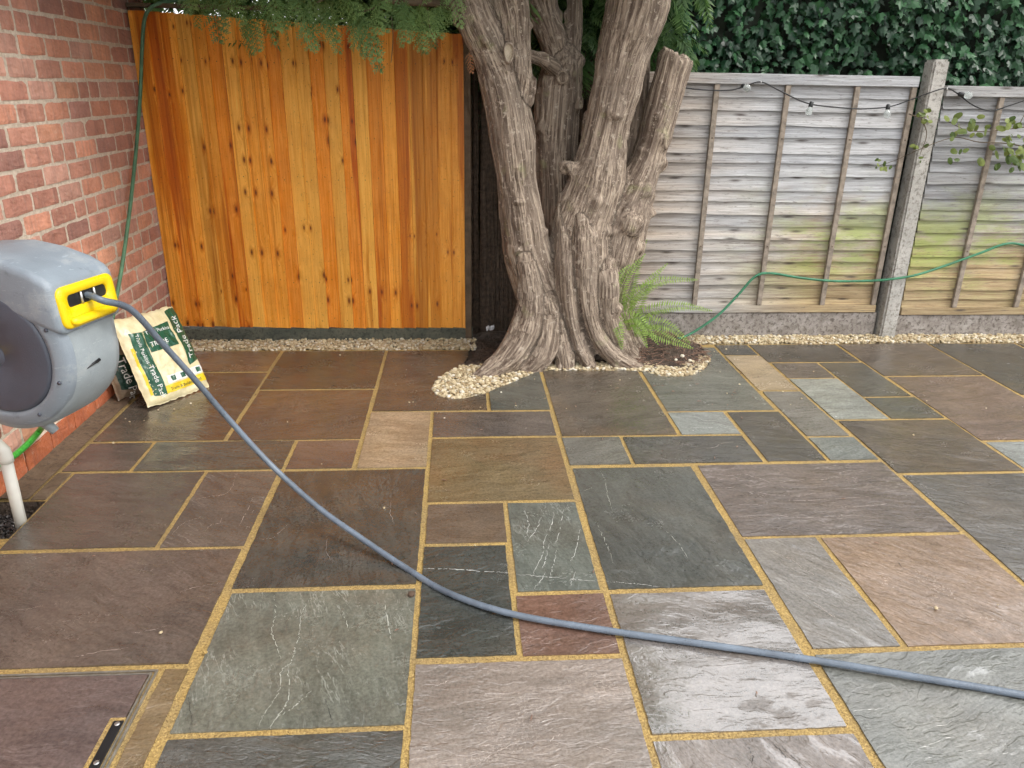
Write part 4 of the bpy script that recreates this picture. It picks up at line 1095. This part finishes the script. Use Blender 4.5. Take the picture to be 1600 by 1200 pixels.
# hood over the nose: a shell following the top and the front
def loft(name, mat, rings, parent=reel, close=True, smooth=True):
    n = len(rings[0]); V = [p for r_ in rings for p in r_]; Fc = []
    for i in range(len(rings)-1):
        for k in range(n if close else n-1): Fc.append((i*n+k, i*n+(k+1) % n, (i+1)*n+(k+1) % n, (i+1)*n+k))
    if close: Fc.append(tuple(range(n))[::-1]); Fc.append(tuple((len(rings)-1)*n+k for k in range(n)))
    mb = MB(); mb.add(V, Fc); return mb.build(name, mat, parent, smooth)
def rrect(w_, h_, r_, n=5):
    out = []
    for cx, cy, a0 in ((w_-r_, h_-r_, 0), (-w_+r_, h_-r_, 90), (-w_+r_, -h_+r_, 180), (w_-r_, -h_+r_, 270)):
        for k in range(n+1):
            a = R(a0+90*k/n); out.append((cx+math.cos(a)*r_, cy+math.sin(a)*r_))
    return out
rings = []
for u, vc, w_, h_, r_ in ((-.16, .20, .098, .075, .03), (-.10, .222, .118, .080, .03), (0, .222, .130, .084, .03), (.10, .203, .136, .086, .028), (.18, .178, .138, .086, .026), (.222, .160, .137, .082, .024), (.237, .153, .131, .075, .022), (.241, .151, .124, .068, .020)):
    tilt = -.10*(u+.16)/.44
    rings.append([RP(u+q[1]*tilt, vc+q[1], q[0]) for q in rrect(w_, h_, r_)])
loft('hood', M_GREY, rings)
# yellow mouth plate with a rounded slot
FU, FV = .243, .151
def face_ring(w_, h_, r_, du, cv=0.0, n=5): return [RP(FU+du+(q[1]+cv)*-.10, FV+cv+q[1], q[0]) for q in rrect(w_, h_, r_, n)]
plate = [face_ring(.120, .062, .026, -.004), face_ring(.120, .062, .026, .004), face_ring(.114, .056, .022, .008), face_ring(.088, .021, .016, .008, .016), face_ring(.084, .018, .014, .002, .016), face_ring(.084, .018, .014, -.02, .016)]
n = len(plate[0]); V = [p for r_ in plate for p in r_]; Fc = [(i*n+k, i*n+(k+1) % n, (i+1)*n+(k+1) % n, (i+1)*n+k) for i in range(len(plate)-1) for k in range(n)]
mb = MB(); mb.add(V, Fc); yp = mb.build('mouth_plate', M_YEL, reel, True)
sl = face_ring(.090, .024, .016, .0005, .016); mb = MB(); mb.add(sl, [tuple(range(len(sl)))]); mb.build('mouth_slot', M_BLK, yp)
lip = [face_ring(.100, .012, .010, .004, -.040), face_ring(.092, .010, .009, .020, -.042), face_ring(.080, .006, .005, .024, -.043)]
loft('mouth_lip', M_YEL, lip)
for s in (-.026, .030):
    mb = MB(); mb.tube([RP(FU+.003, FV-.002, -s), RP(FU+.001, FV+.034, -s)], .0045, 8); mb.build('roller', M_STEEL, yp, True)
# seams, vent and carrying handle recess
mb = MB(); mb.tube([RP(.236, -.055, .062), RP(.243, -.045, .03), RP(.244, -.040, .0)], [.002, .004, .006], 6); mb.build('drain_vent', M_BLK, reel, True)
for a in (25, 75, 130, 215, 300, 340):
    c_ = RP(.216*math.cos(R(a)), .216*math.sin(R(a)), HWID+.0055); mb = MB(); mb.tube([c_, c_+Sd*.004], .006, 10); mb.build('screw', M_DISC, reel, True)
mb = MB(); mb.tube([RP(-.02, .2945, .06), RP(-.02, .2955, -.06)], .009, 8); mb.build('handle_recess', M_DISC, reel, True)
mb = MB(); mb.tube([RP(.02, -.265, .03), RP(.045, -.30, .02)], [.018, .014], 12); mb.build('hose_connector', M_GREYL, reel, True)
mb = MB(); 
for a_, b_ in (((-1.888, 2.32, .62), (-1.862, 2.62, 1.05)),): mb.box(a_, b_, .006)
mb.build('wall_plate', M_DISC, reel)
mb = MB(); mb.tube([(-1.87, 2.47, .95), RP(-.24, .10, 0)], .028, 10); mb.tube([(-1.87, 2.47, .72), RP(-.24, -.12, 0)], .028, 10); mb.build('swivel_bracket', M_DISC, reel, True)

mouth = RP(FU-.06, FV+.016, 0.0)
hp = [tuple(mouth), tuple(RP(FU+.005, FV+.016, .0)), tuple(RP(FU+.055, FV+.004, .004)), tuple(at(205,484,2.44)), tuple(at(252,535,2.56)), tuple(at(300,588,2.62)), tuple(at(360,658,2.68)), tuple(at(425,728,2.68)), tuple(at(495,791,2.58)), tuple(at(560,838,2.46)), tuple(at(632,886,2.32)), tuple(at(700,926,2.165)), (.165, 2.035, .014), (.476, 1.937, .0135), (.742, 1.866, .0135), (1.084, 1.771, .0135), (1.353, 1.687, .0135), (1.60, 1.608, .0135), (1.95, 1.48, .0135), (2.4, 1.25, .0135)]
hose('reel_hose', hp, .0108, M_HOSE, 'long blue-grey hose pulled out of the reel and lying across the patio', 10)

# ------------------------------------------------------------ white waste pipe
M_WHITE = simple('white_pvc', (.76, .74, .66), .35, .08, 12)
pc = Vector((-1.708, 2.705, 0))
pipe = thing('waste_pipe', 'white plastic waste pipe dropping into the drain pit', 'pipe', tuple(pc))
mb = MB(); mb.tube([pc+Vector((0, 0, -.06)), pc+Vector((.002, 0, .27))], .0215, 16); mb.build('down_pipe', M_WHITE, pipe, True)
mb = MB(); mb.tube([pc+Vector((.002, 0, .255)), pc+Vector((.002, 0, .275)), pc+Vector((0, 0, .30)), pc+Vector((-.018, 0, .325)), pc+Vector((-.045, 0, .335)), pc+Vector((-.06, 0, .335))], [.026]*6, 16); mb.build('elbow', M_WHITE, pipe, True)
mb = MB(); mb.tube([pc+Vector((-.05, 0, .335)), pc+Vector((-.185, 0, .335))], .0213, 16); mb.build('stub_pipe', M_WHITE, pipe, True)

# ------------------------------------------------------------ recessed manhole cover
mh = thing('manhole_cover', 'recessed manhole tray filled with a purple-brown slab, bottom left', 'manhole cover', (-1.2, 1.53, 0))
add_slab(mh, -1.50, -.905, 1.20, 1.832, (.12, .084, .078), C_(vein=.3, wet=-.05), 95, .003, 'inset_slab')
M_GALV = simple('galvanised_steel', (.34, .32, .28), .38, .3, 30, Metallic=.7)
for nm, a_, b_ in (('tray_edge', (-.904, 1.19, -.03), (-.8985, 1.8375, .002)), ('frame_edge', (-.892, 1.19, -.03), (-.886, 1.8495, .0025)), ('tray_edge', (-1.505, 1.832, -.03), (-.8986, 1.8374, .0018)), ('frame_edge', (-1.515, 1.8435, -.03), (-.8861, 1.8495, .0023))):
    mb = MB(); mb.box(a_, b_, .001); mb.build(nm, M_GALV, mh)
mb = MB(); mb.box((-.8983, 1.19, -.03), (-.8925, 1.8376, -.006)); mb.build('seal', M_BLK, mh)
mb = MB(); mb.box((-.946, 1.49, -.02), (-.9045, 1.665, .0046), .002); mb.build('key_surround', M_MORT, mh)
mb = MB(); mb.box((-.932, 1.497, -.01), (-.9048, 1.652, .0066), .0015); kpl = mb.build('key_plate', M_BLK, mh)
for y in (1.640, 1.514):
    mb = MB(); mb.tube([(-.918, y, .004), (-.918, y, .0078), (-.918, y, .0086)], [.007, .007, .004], 14); mb.build('screw', M_STEEL, kpl, True)

# ------------------------------------------------------------ bags
def make_bag(name, label, BLc, BRc, TLc, TRc, thick, mat, seed, side=.16):
    BLc, BRc, TLc, TRc = map(Vector, (BLc, BRc, TLc, TRc))
    nrm = ((BRc-BLc).cross(TLc-BLc)).normalized()
    def surf(u, v, back=False, off=0.0):
        p = BLc.lerp(BRc, u).lerp(TLc.lerp(TRc, u), v)
        a = max(0, 1-abs(2*u-1)**3.2)*max(0, 1-abs(2*v-1)**4.0)
        h = thick*(a**.55)
        cr = (sn(u*3.2, v*3.6, seed, 4)*.026-abs(sn(u*7+v*5, v*4-u*6, seed))*.022)*min(1, a*2.2)
        edge = Vector((sn(v*9, u*2, seed)*.012*(abs(2*u-1)**4), 0, sn(u*11, 3, seed)*.022*(abs(2*v-1)**6)))
        return p+edge+nrm*((-.45*h if back else h)+cr+off)
    base = thing(name, label, 'bag', tuple((BLc+BRc)/2))
    N, K = 44, 54
    V = []; Fc = []
    for side_ in (0, 1):
        for i in range(N+1):
            for j in range(K+1): V.append(surf(i/N, j/K, side_ == 1))
    m_ = (N+1)*(K+1)
    for side_ in (0, 1):
        for i in range(N):
            for j in range(K):
                q = (i*(K+1)+j, (i+1)*(K+1)+j, (i+1)*(K+1)+j+1, i*(K+1)+j+1)
                Fc.append(tuple(x+m_*side_ for x in (q if not side_ else q[::-1])))
    bd = [i*(K+1) for i in range(N+1)]+[N*(K+1)+j for j in range(1, K+1)]+[i*(K+1)+K for i in range(N-1, -1, -1)]+[j for j in range(K-1, 0, -1)]
    for a_, b_ in zip(bd, bd[1:]+bd[:1]): Fc.append((b_, a_, a_+m_, b_+m_))
    mb = MB(); mb.add(V, Fc); mb.build('sack', mat, base, True)
    def patch(nm, quad, mat_, off=.0012, n=26):
        V = []; Fc = []
        q = [np.array(c) for c in quad]
        for i in range(n+1):
            for j in range(n+1):
                s, t = i/n, j/n; uv = (q[0]*(1-s)+q[1]*s)*(1-t)+(q[3]*(1-s)+q[2]*s)*t; V.append(surf(uv[0], uv[1], off=off))
        for i in range(n):
            for j in range(n): Fc.append((i*(n+1)+j, (i+1)*(n+1)+j, (i+1)*(n+1)+j+1, i*(n+1)+j+1))
        mb = MB(); mb.add(V, Fc); return mb.build(nm, mat_, base, True)
    W_, H_ = (BRc-BLc).length, (TLc-BLc).length
    def text(txt, u0, v0, size, ang, mat_, off=.0026):
        cu = bpy.data.curves.new('print', 'FONT'); cu.body = txt; cu.size = 1; cu.resolution_u = 2; cu.fill_mode = 'FRONT'
        to_ = bpy.data.objects.new('tmp', cu); COL.objects.link(to_)
        d_ = bpy.context.evaluated_depsgraph_get(); me = bpy.data.meshes.new_from_object(to_.evaluated_get(d_)); bpy.data.objects.remove(to_)
        bm = bmesh.new(); bm.from_mesh(me); bmesh.ops.triangulate(bm, faces=bm.faces[:])
        bmesh.ops.subdivide_edges(bm, edges=[e for e in bm.edges if e.calc_length() > .15], cuts=2); bmesh.ops.triangulate(bm, faces=bm.faces[:])
        bm.verts.index_update(); ca, sa = math.cos(ang), math.sin(ang)
        V = []
        for q in bm.verts:
            x, y = q.co.x*size, q.co.y*size; V.append(surf(u0+(x*ca-y*sa)/W_, v0+(x*sa+y*ca)/H_, off=off))
        mb = MB(); mb.add(V, [[q.index for q in p.verts] for p in bm.faces]); bm.free(); bpy.data.meshes.remove(me)
        return mb.build('lettering', mat_, base)
    return base, patch, text
def mat_sack(name, a, b):
    g = G(name); n = g.noise(g.pos, 16, 5, .6)
    c = g.mix(g.ramp(n, .3, .7), a, b)
    return g.done(c, .33, g.bump(g.noise(g.pos, 30, 4, .6), .010, .6), Coat_Weight=.2)
M_SACK = mat_sack('cream_plastic_sack', (.60, .50, .27), (.78, .71, .47))
M_SACK2 = mat_sack('cloudy_brown_sack', (.13, .09, .055), (.28, .21, .14))
M_PGRN = mat_sack('green_print', (.006, .060, .030), (.014, .10, .052))
M_PDK = mat_sack('dark_green_print', (.006, .028, .018), (.010, .045, .028))
M_PYEL = mat_sack('yellow_print', (.72, .50, .015), (.80, .58, .03))
M_PWHT = mat_sack('white_print', (.70, .70, .66), (.80, .80, .78))
M_PINK = simple('dark_print_ink', (.02, .035, .03), .5)
b2, patch2, text2 = make_bag('aggregate_bag', 'brown cloudy bag with a dark green strip, half hidden behind the cream bag', (-1.815, 3.90, .01), (-1.60, 4.22, .01), (-1.868, 3.86, .40), (-1.70, 4.25, .40), .055, M_SACK2, 5)
patch2('green_strip', [(.06, .16), (.34, .10), (.34, .62), (.06, .66)], M_PDK)
text2('Trade Pack', .12, .60, .062, R(-86), M_PWHT)
b1, patch1, text1 = make_bag('mortar_bag', 'cream plastic bag with green and yellow print leaning against the wall', (-1.625, 3.80, .008), (-1.405, 4.115, .008), (-1.775, 3.885, .455), (-1.615, 4.30, .425), .05, M_SACK, 2)
patch1('green_band', [(.12, .10), (.30, .08), (.28, .80), (.10, .82)], M_PGRN)
patch1('green_block', [(.30, .56), (.75, .56), (.75, .84), (.285, .80)], M_PGRN, .0014)
patch1('green_band', [(.79, .30), (.985, .34), (.985, .985), (.79, .95)], M_PGRN)
patch1('yellow_band', [(.30, .085), (.975, .085), (.975, .17), (.30, .17)], M_PYEL)
patch1('yellow_band', [(.075, .12), (.115, .12), (.10, .66), (.06, .66)], M_PYEL)
patch1('white_label', [(.36, .185), (.97, .185), (.97, .27), (.36, .27)], M_PWHT)
text1('Trade Pack', .175, .435, .040, R(-86), M_PWHT)
text1('Travis Perkins', .165, .79, .028, R(-88), M_PWHT)
text1('Trade Pack', .93, .37, .054, R(90), M_PWHT)
text1('Travis Perkins', .325, .755, .027, 0, M_PWHT); text1('TRADE', .335, .62, .034, 0, M_PWHT)
text1('Trade & Building Sand', .36, .105, .022, 0, M_PINK)
for u in (.42, .58, .86):
    patch1('label_mark', [(u, .20), (u+.07, .20), (u+.07, .255), (u, .255)], M_PGRN, .0022, 6)

# ------------------------------------------------------------ festoon lights
fest = thing('string_lights', 'black festoon cable with clear bulbs strung along the fence top', 'string lights', tuple(at(1300, 150, 4.96)))
path = [(1040,132),(1075,138),(1110,141),(1140,141),(1161,136),(1188,128),(1215,140),(1245,155),(1268,163),(1300,167),(1345,170),(1388,167),(1420,157),(1450,146),(1478,138),(1496,146),(1520,164),(1548,173),(1580,164),(1610,154),(1660,140)]
mb = MB(); mb.tube(spline([tuple(at(x, y, 4.96 if not 1430 < x < 1490 else 4.925)) for x, y in path], 6), .0042, 6); mb.build('cable', M_BLK, fest, True)
g = G('clear_glass_bulb'); M_BULB = g.done((.85, .9, .88), .06, Transmission_Weight=.75, IOR=1.4)
def lathe(c, d, prof_, n=16):
    d = Vector(d).normalized(); u = d.orthogonal().normalized(); v = d.cross(u); V = []; Fc = []
    for r_, h_ in prof_:
        for k in range(n): V.append(Vector(c)+d*h_+(u*math.cos(2*math.pi*k/n)+v*math.sin(2*math.pi*k/n))*r_)
    for i in range(len(prof_)-1):
        for k in range(n): Fc.append((i*n+k, i*n+(k+1) % n, (i+1)*n+(k+1) % n, (i+1)*n+k))
    Fc.append(tuple(range(n))[::-1]); Fc.append(tuple((len(prof_)-1)*n+k for k in range(n)))
    mb = MB(); mb.add(V, Fc); return mb
for px, py, d in ((1161, 134, (.15, -1, -.25)), (1268, 161, (-.25, -.2, -1)), (1388, 165, (-.1, -.25, -1)), (1499, 147, (1, -.35, -.15))):
    c = at(px, py, 4.955)
    so_ = lathe(c, d, [(.008, -.008), (.013, -.004), (.014, .022), (.012, .026)]).build('bulb_socket', M_BLK, fest, True)
    lathe(c+Vector(d).normalized()*.024, d, [(.010, 0), (.013, .006), (.020, .018), (.0225, .030), (.020, .042), (.012, .050), (.003, .053)]).build('bulb', M_BULB, so_, True)
for px, py in ((1188, 128), (1478, 138)):
    c = at(px, py, 4.97 if px < 1400 else 4.93); mb = MB(); mb.tube([c+Vector((0, .03, .004)), c+Vector((0, -.012, .004)), c+Vector((0, -.016, -.010))], .003, 6); mb.build('hook', M_STEEL, fest, True)

# ------------------------------------------------------------ climbers on the fence
M_STEM = simple('climber_stem', (.10, .075, .045), .8, .3, 30)
def climber(label, paths, leaves, seed):
    c0 = at(*paths[0][0]); t = thing('climbing_plant', label, 'climbing plant', tuple(c0), 'climbers on the right fence'); r = np.random.default_rng(seed)
    for p in paths:
        mb = MB(); sp = spline([tuple(at(*q)) for q in p], 5); mb.tube(sp, [.004-.0025*i/len(sp) for i in range(len(sp))], 6); mb.build('stem', M_STEM, t, True)
    v, f = IV[1]; ov = np.array([(0, 0, 0)]+[(math.sin(a)*.34*(1+.1*math.cos(5*a)), .42-math.cos(a)*.5, -.3*(math.sin(a)*.34)**2) for a in np.linspace(0, 6.28, 13)[:-1]]); ov[0] = (0, .4, .03)
    of = np.array([(0, 1+i, 1+(i+1) % 12) for i in range(12)])
    ms_ = [tinted('leaf', ov, of, np.full(len(ov), tt), M_VINE) for tt in (.1, .45, .9)]
    for px, py, s in leaves:
        o = obj('leaf', ms_[r.integers(3)], t); o.location = at(px, py, 4.93+r.uniform(-.03, .02))-c0
        o.rotation_euler = leaf_mat(Vector((r.normal(0, .5), -1, r.normal(.4, .4))).normalized(), r.uniform(-2.2, 2.2)).to_euler(); o.scale = (s*.0037,)*3
rl = np.random.default_rng(77)
L1 = [(1500+rl.uniform(-20, 100), 210+rl.uniform(-28, 40), rl.uniform(9, 17)) for _ in range(46)]+[(1570+rl.uniform(-15, 35), 235+rl.uniform(-25, 28), rl.uniform(11, 19)) for _ in range(20)]
climber('leafy climber trailing over the fence right of the post', [[(1640,195,4.95),(1590,200,4.95),(1545,205,4.94),(1510,203,4.94),(1482,190,4.94)], [(1640,240,4.95),(1580,225,4.94),(1530,222,4.93),(1490,215,4.92),(1440,232,4.90),(1400,250,4.96),(1372,259,4.97)], [(1590,200,4.95),(1600,180,4.95)]], L1, 5)
L2 = [(1444+rl.uniform(-12, 12), 182+rl.uniform(-9, 9), rl.uniform(7, 12)) for _ in range(10)]+[(1385+rl.uniform(-18, 18), 254+rl.uniform(-8, 10), rl.uniform(6, 11)) for _ in range(10)]+[(1436+rl.uniform(-8, 8), 240+rl.uniform(-14, 14), rl.uniform(6, 10)) for _ in range(6)]
climber('small sprig clinging to the concrete post', [[(1420,178,4.92),(1436,183,4.915),(1452,182,4.915)], [(1440,185,4.91),(1448,210,4.91),(1438,240,4.91)]], L2, 6)

# ------------------------------------------------------------ small things on the ground
M_SCRAP = simple('white_scrap', (.75, .77, .80), .5)
bm = bmesh.new(); bmesh.ops.create_grid(bm, x_segments=7, y_segments=5, size=.5)
for q in bm.verts: q.co = Vector((q.co.x*.05*(1+.5*sn(q.co.y*4, 1, 1)), q.co.y*.035, sn(q.co.x*4, q.co.y*4, 2)*.06))
mb = MB(); c = at(766, 512, 4.93); mb.bm(bm, Matrix.Translation(c+Vector((0, 0, .0)))@Matrix.Rotation(.6, 4, 'X'))
tag(mb.build('paper_scrap', M_SCRAP), 'crumpled white scrap in the dark gap beside the trunk', 'litter')
M_CHIP = simple('white_stone', (.66, .60, .48), .7, .15, 40)
def stone(c, r, label, mat, seed):
    bm = bmesh.new(); bmesh.ops.create_icosphere(bm, subdivisions=2, radius=r); q2 = np.random.default_rng(seed)
    for q in bm.verts: q.co *= 1+sn(q.co.x*70+seed, q.co.y*70, q.co.z*70, 1)*.5; q.co.z *= .7
    mb = MB(); mb.bm(bm, Matrix.Translation(c)); tag(mb.build('stone', mat, None, True), label, 'stone')
def gp(px, py, z):
    d = c_r*((px-800)/F_PX)-c_u*((py-600)/F_PX)+c_f; return d*((z-CAM_H)/d.z)+Vector((0, 0, CAM_H))
stone(gp(1066, 556, .05), .014, 'largest of the white stones on the soil right of the roots', M_CHIP, 1)
stone(gp(1078, 563, .045), .011, 'white stone on the soil nearest the curved gravel edge', M_CHIP, 2)
stone(gp(1056, 562, .05), .010, 'white stone on the soil nearest the right root', M_CHIP, 3)
stone(gp(643, 928, .008), .012, 'small brown clod beside the joint left of the dark slab', simple('clod', (.09, .055, .035), .9), 4)
stone(gp(321, 1019, .006), .007, 'crumb of yellow mortar beside the long left joint', M_MORT, 5)

# mineral veins, hairline cracks and one chalky line, laid on the slabs they mark
SLT = BVHTree.FromPolygons(SLV, SLF)
def slab_z(x, y):
    h = SLT.ray_cast(Vector((x, y, .2)), Vector((0, 0, -1))); return h[0].z if h[0] is not None else 0.0
def marks(name, mat, lines, wd, lift):
    r = np.random.default_rng(len(lines)*7+int(lines[0][0][0])); mb = MB()
    for q in lines:
        sp = spline([tuple(gp(x, y, 0.0)) for x, y in q], 10); n = len(sp); ph = r.uniform(0, 50); V = []; Fc = []
        for i, c in enumerate(sp):
            t = sp[min(i+1, n-1)]-sp[max(i-1, 0)]; nn = np.array([-t[1], t[0]])/(np.hypot(t[0], t[1])+1e-9)
            jt = (sn(i*.55, ph, 0, 3)*.010+r.uniform(-1, 1)*.0012); x, y = c[0]+nn[0]*jt, c[1]+nn[1]*jt
            h = wd*(.25+1.6*abs(sn(i*.4, ph, 4, 2)))*min(1, .25+3*min(i, n-1-i)/n)*r.uniform(.6, 1.3)
            for sg in (-1, 1): V.append((x+nn[0]*h*sg, y+nn[1]*h*sg, slab_z(x, y)+lift))
        for i in range(n-1):
            if abs(sn(i*.3, ph, 9, 2)) > .035: Fc.append((2*i, 2*i+2, 2*i+3, 2*i+1))
        mb.add(V, Fc)
    if mb.f: mb.build(name, mat, patio)
def vein_col(c): return simple('mineral_vein', c, .5, .25, 60)
VG = vein_col((.36, .36, .31)); VB = vein_col((.34, .285, .25)); VW = vein_col((.52, .52, .49)); VK = simple('hairline_crack', (.022, .02, .018), .8)
marks('mineral_vein', VG, [[(490,928),(478,945),(470,962),(468,990),(462,1012),(455,1035),(440,1048),(438,1075),(428,1095),(412,1118),(402,1140)], [(450,1040),(452,1075),(450,1095),(438,1115),(420,1138)], [(487,1080),(470,1095),(455,1108),(432,1122),(422,1140)], [(428,930),(430,960),(425,985),(432,1010),(440,1030)], [(535,955),(540,970),(545,985)], [(600,940),(606,975),(612,1000)]], .0026, .0012)
marks('mineral_vein', VB, [[(1098,744),(1115,741),(1145,743),(1160,741),(1180,745),(1195,750),(1205,756)], [(1205,755),(1245,750),(1282,750),(1305,746),(1342,751),(1370,746)], [(1161,767),(1185,769),(1212,774),(1250,775),(1275,771)], [(1220,782),(1267,782),(1300,780),(1357,777)], [(1305,790),(1325,792),(1360,790),(1400,786)], [(1153,807),(1209,805),(1246,810),(1286,808),(1343,805)], [(1120,760),(1135,762),(1150,760)], [(1140,790),(1170,788),(1195,791)]], .0022, .0012)
marks('mineral_vein', VG, [[(937,735),(945,750),(950,775),(957,800)], [(930,813),(940,833),(950,857),(960,883)], [(911,767),(918,765),(925,762)], [(1040,830),(1060,850),(1075,872)]], .0016, .0012)
marks('hairline_crack', VK, [[(985,742),(995,762),(1002,780),(1000,800),(1013,813),(1020,830),(1013,847)], [(1098,850),(1110,868),(1118,880)]], .0011, .0012)
marks('mineral_vein', VW, [[(867,790),(863,817),(850,847),(848,867),(837,887),(830,905)], [(846,807),(836,830),(823,847)], [(853,893),(840,913),(833,921)], [(906,827),(900,860),(891,877)], [(820,795),(826,820),(822,840)], [(880,795),(874,830),(868,850)], [(858,850),(852,875)] + [(846,890)], [(900,890),(895,905),(890,918)], [(870,860),(864,885),(860,900)]], .0020, .0012)
marks('hairline_crack', VK, [[(580,740),(568,757),(562,787),(573,810),(577,833),(587,853),(593,880)], [(508,813),(503,837),(500,853),(483,873),(467,890)]], .0013, .0012)
marks('mineral_vein', VB, [[(402,843),(427,840),(440,828),(452,817)], [(512,835),(510,860),(520,880)], [(612,770),(610,800),(616,820)]], .0014, .0012)
marks('mineral_vein', VB, [[(368,743),(363,760),(350,772),(320,777),(300,782)], [(320,805),(300,812),(283,820),(267,837)], [(347,807),(343,817),(330,820),(322,827)], [(398,775),(385,800),(372,822)]], .0015, .0012)
marks('mineral_vein', vein_col((.40, .34, .30)), [[(740,1200),(766,1180),(793,1167),(820,1155)], [(856,1160),(870,1150),(886,1145)], [(672,1075),(690,1068),(705,1062)], [(930,1165),(950,1172),(968,1178)]], .0024, .0012)
marks('mineral_vein', VB, [[(113,1027),(150,1020),(200,1013)], [(350,910),(313,917),(273,928)], [(0,958),(50,950),(110,940)], [(205,990),(235,985),(262,978)], [(40,880),(60,872)] + [(80,868)]], .0013, .0012)
marks('hairline_crack', VK, [[(1163,1157),(1176,1180),(1173,1200)], [(1199,1153),(1223,1177),(1240,1200)], [(1216,1160),(1242,1187)] + [(1255,1200)], [(1306,843),(1320,850),(1333,860)], [(1400,873),(1408,885),(1415,890)], [(293,1090),(300,1120),(295,1142)], [(503,1087),(512,1105),(520,1132)]], .0016, .0012)
marks('mineral_vein', vein_col((.42, .34, .28)), [[(1340,858),(1366,863),(1386,873)], [(1230,870),(1255,888),(1275,900)], [(1200,858),(1220,868)] + [(1240,876)], [(1300,905),(1330,925),(1360,945)], [(1450,870),(1490,890),(1530,905)], [(1420,930),(1460,950),(1500,962)], [(1260,930),(1290,955),(1310,968)]], .0012, .0012)
marks('mineral_vein', VW, [[(1050,650),(1085,651),(1100,657),(1125,657)], [(1070,667),(1100,669),(1140,667)]], .0022, .0012)
marks('mineral_vein', VB, [[(1375,575),(1407,577),(1450,581),(1475,582),(1520,577)], [(1100,700),(1117,699),(1130,692),(1165,691)], [(995,706),(1020,705),(1040,704)]], .0018, .0012)
marks('chalk_line', VW, [[(662,889),(690,890),(720,891),(750,893),(785,895),(800,896)]], .0030, .0014)
marks('chalk_line', VW, [[(806,897),(840,900),(870,902),(900,905),(935,907)]], .0024, .0014)
marks('chalk_line', VW, [[(945,908),(965,910),(985,912),(1010,914),(1030,917)]], .0016, .0014)

sv_ = []
for _ in range(70):
    x, y = RNG.uniform(-1.7, 3.4), RNG.uniform(1.6, 4.7)
    if _ < 34: x, y = RNG.uniform(-.35, 1.9), RNG.uniform(3.75, 4.75)
    elif _ < 46: x, y = RNG.uniform(-1.72, -1.4), RNG.uniform(3.6, 4.2)
    if not in_poly(x, y)[0]: sv_.append((x, y, .005))
o = pebbles('stray_grit', np.array(sv_), .0055, M_GRAV, seed=8); o['label'] = 'stray cream grit scattered over the slabs'; o['category'] = 'grit'
lt = MB()
for _ in range(60):
    x, y = (RNG.uniform(-1.6, 2.4), RNG.uniform(1.5, 4.7)) if _ < 25 else (RNG.uniform(-.4, 1.8), RNG.uniform(3.7, 4.75))
    a = RNG.uniform(0, 6.28); l = RNG.uniform(.004, .014); d = Vector((math.cos(a), math.sin(a), 0))*l
    lt.tube([Vector((x, y, .005))-d, Vector((x, y, .007)), Vector((x, y, .005))+d], [.0012, .0026, .0008], 5)
o = stuff(lt.build('fallen_needles', bpy.data.materials['dry_litter'])); o['label'] = 'small brown needles and twigs fallen on the slabs'; o['category'] = 'leaf litter'
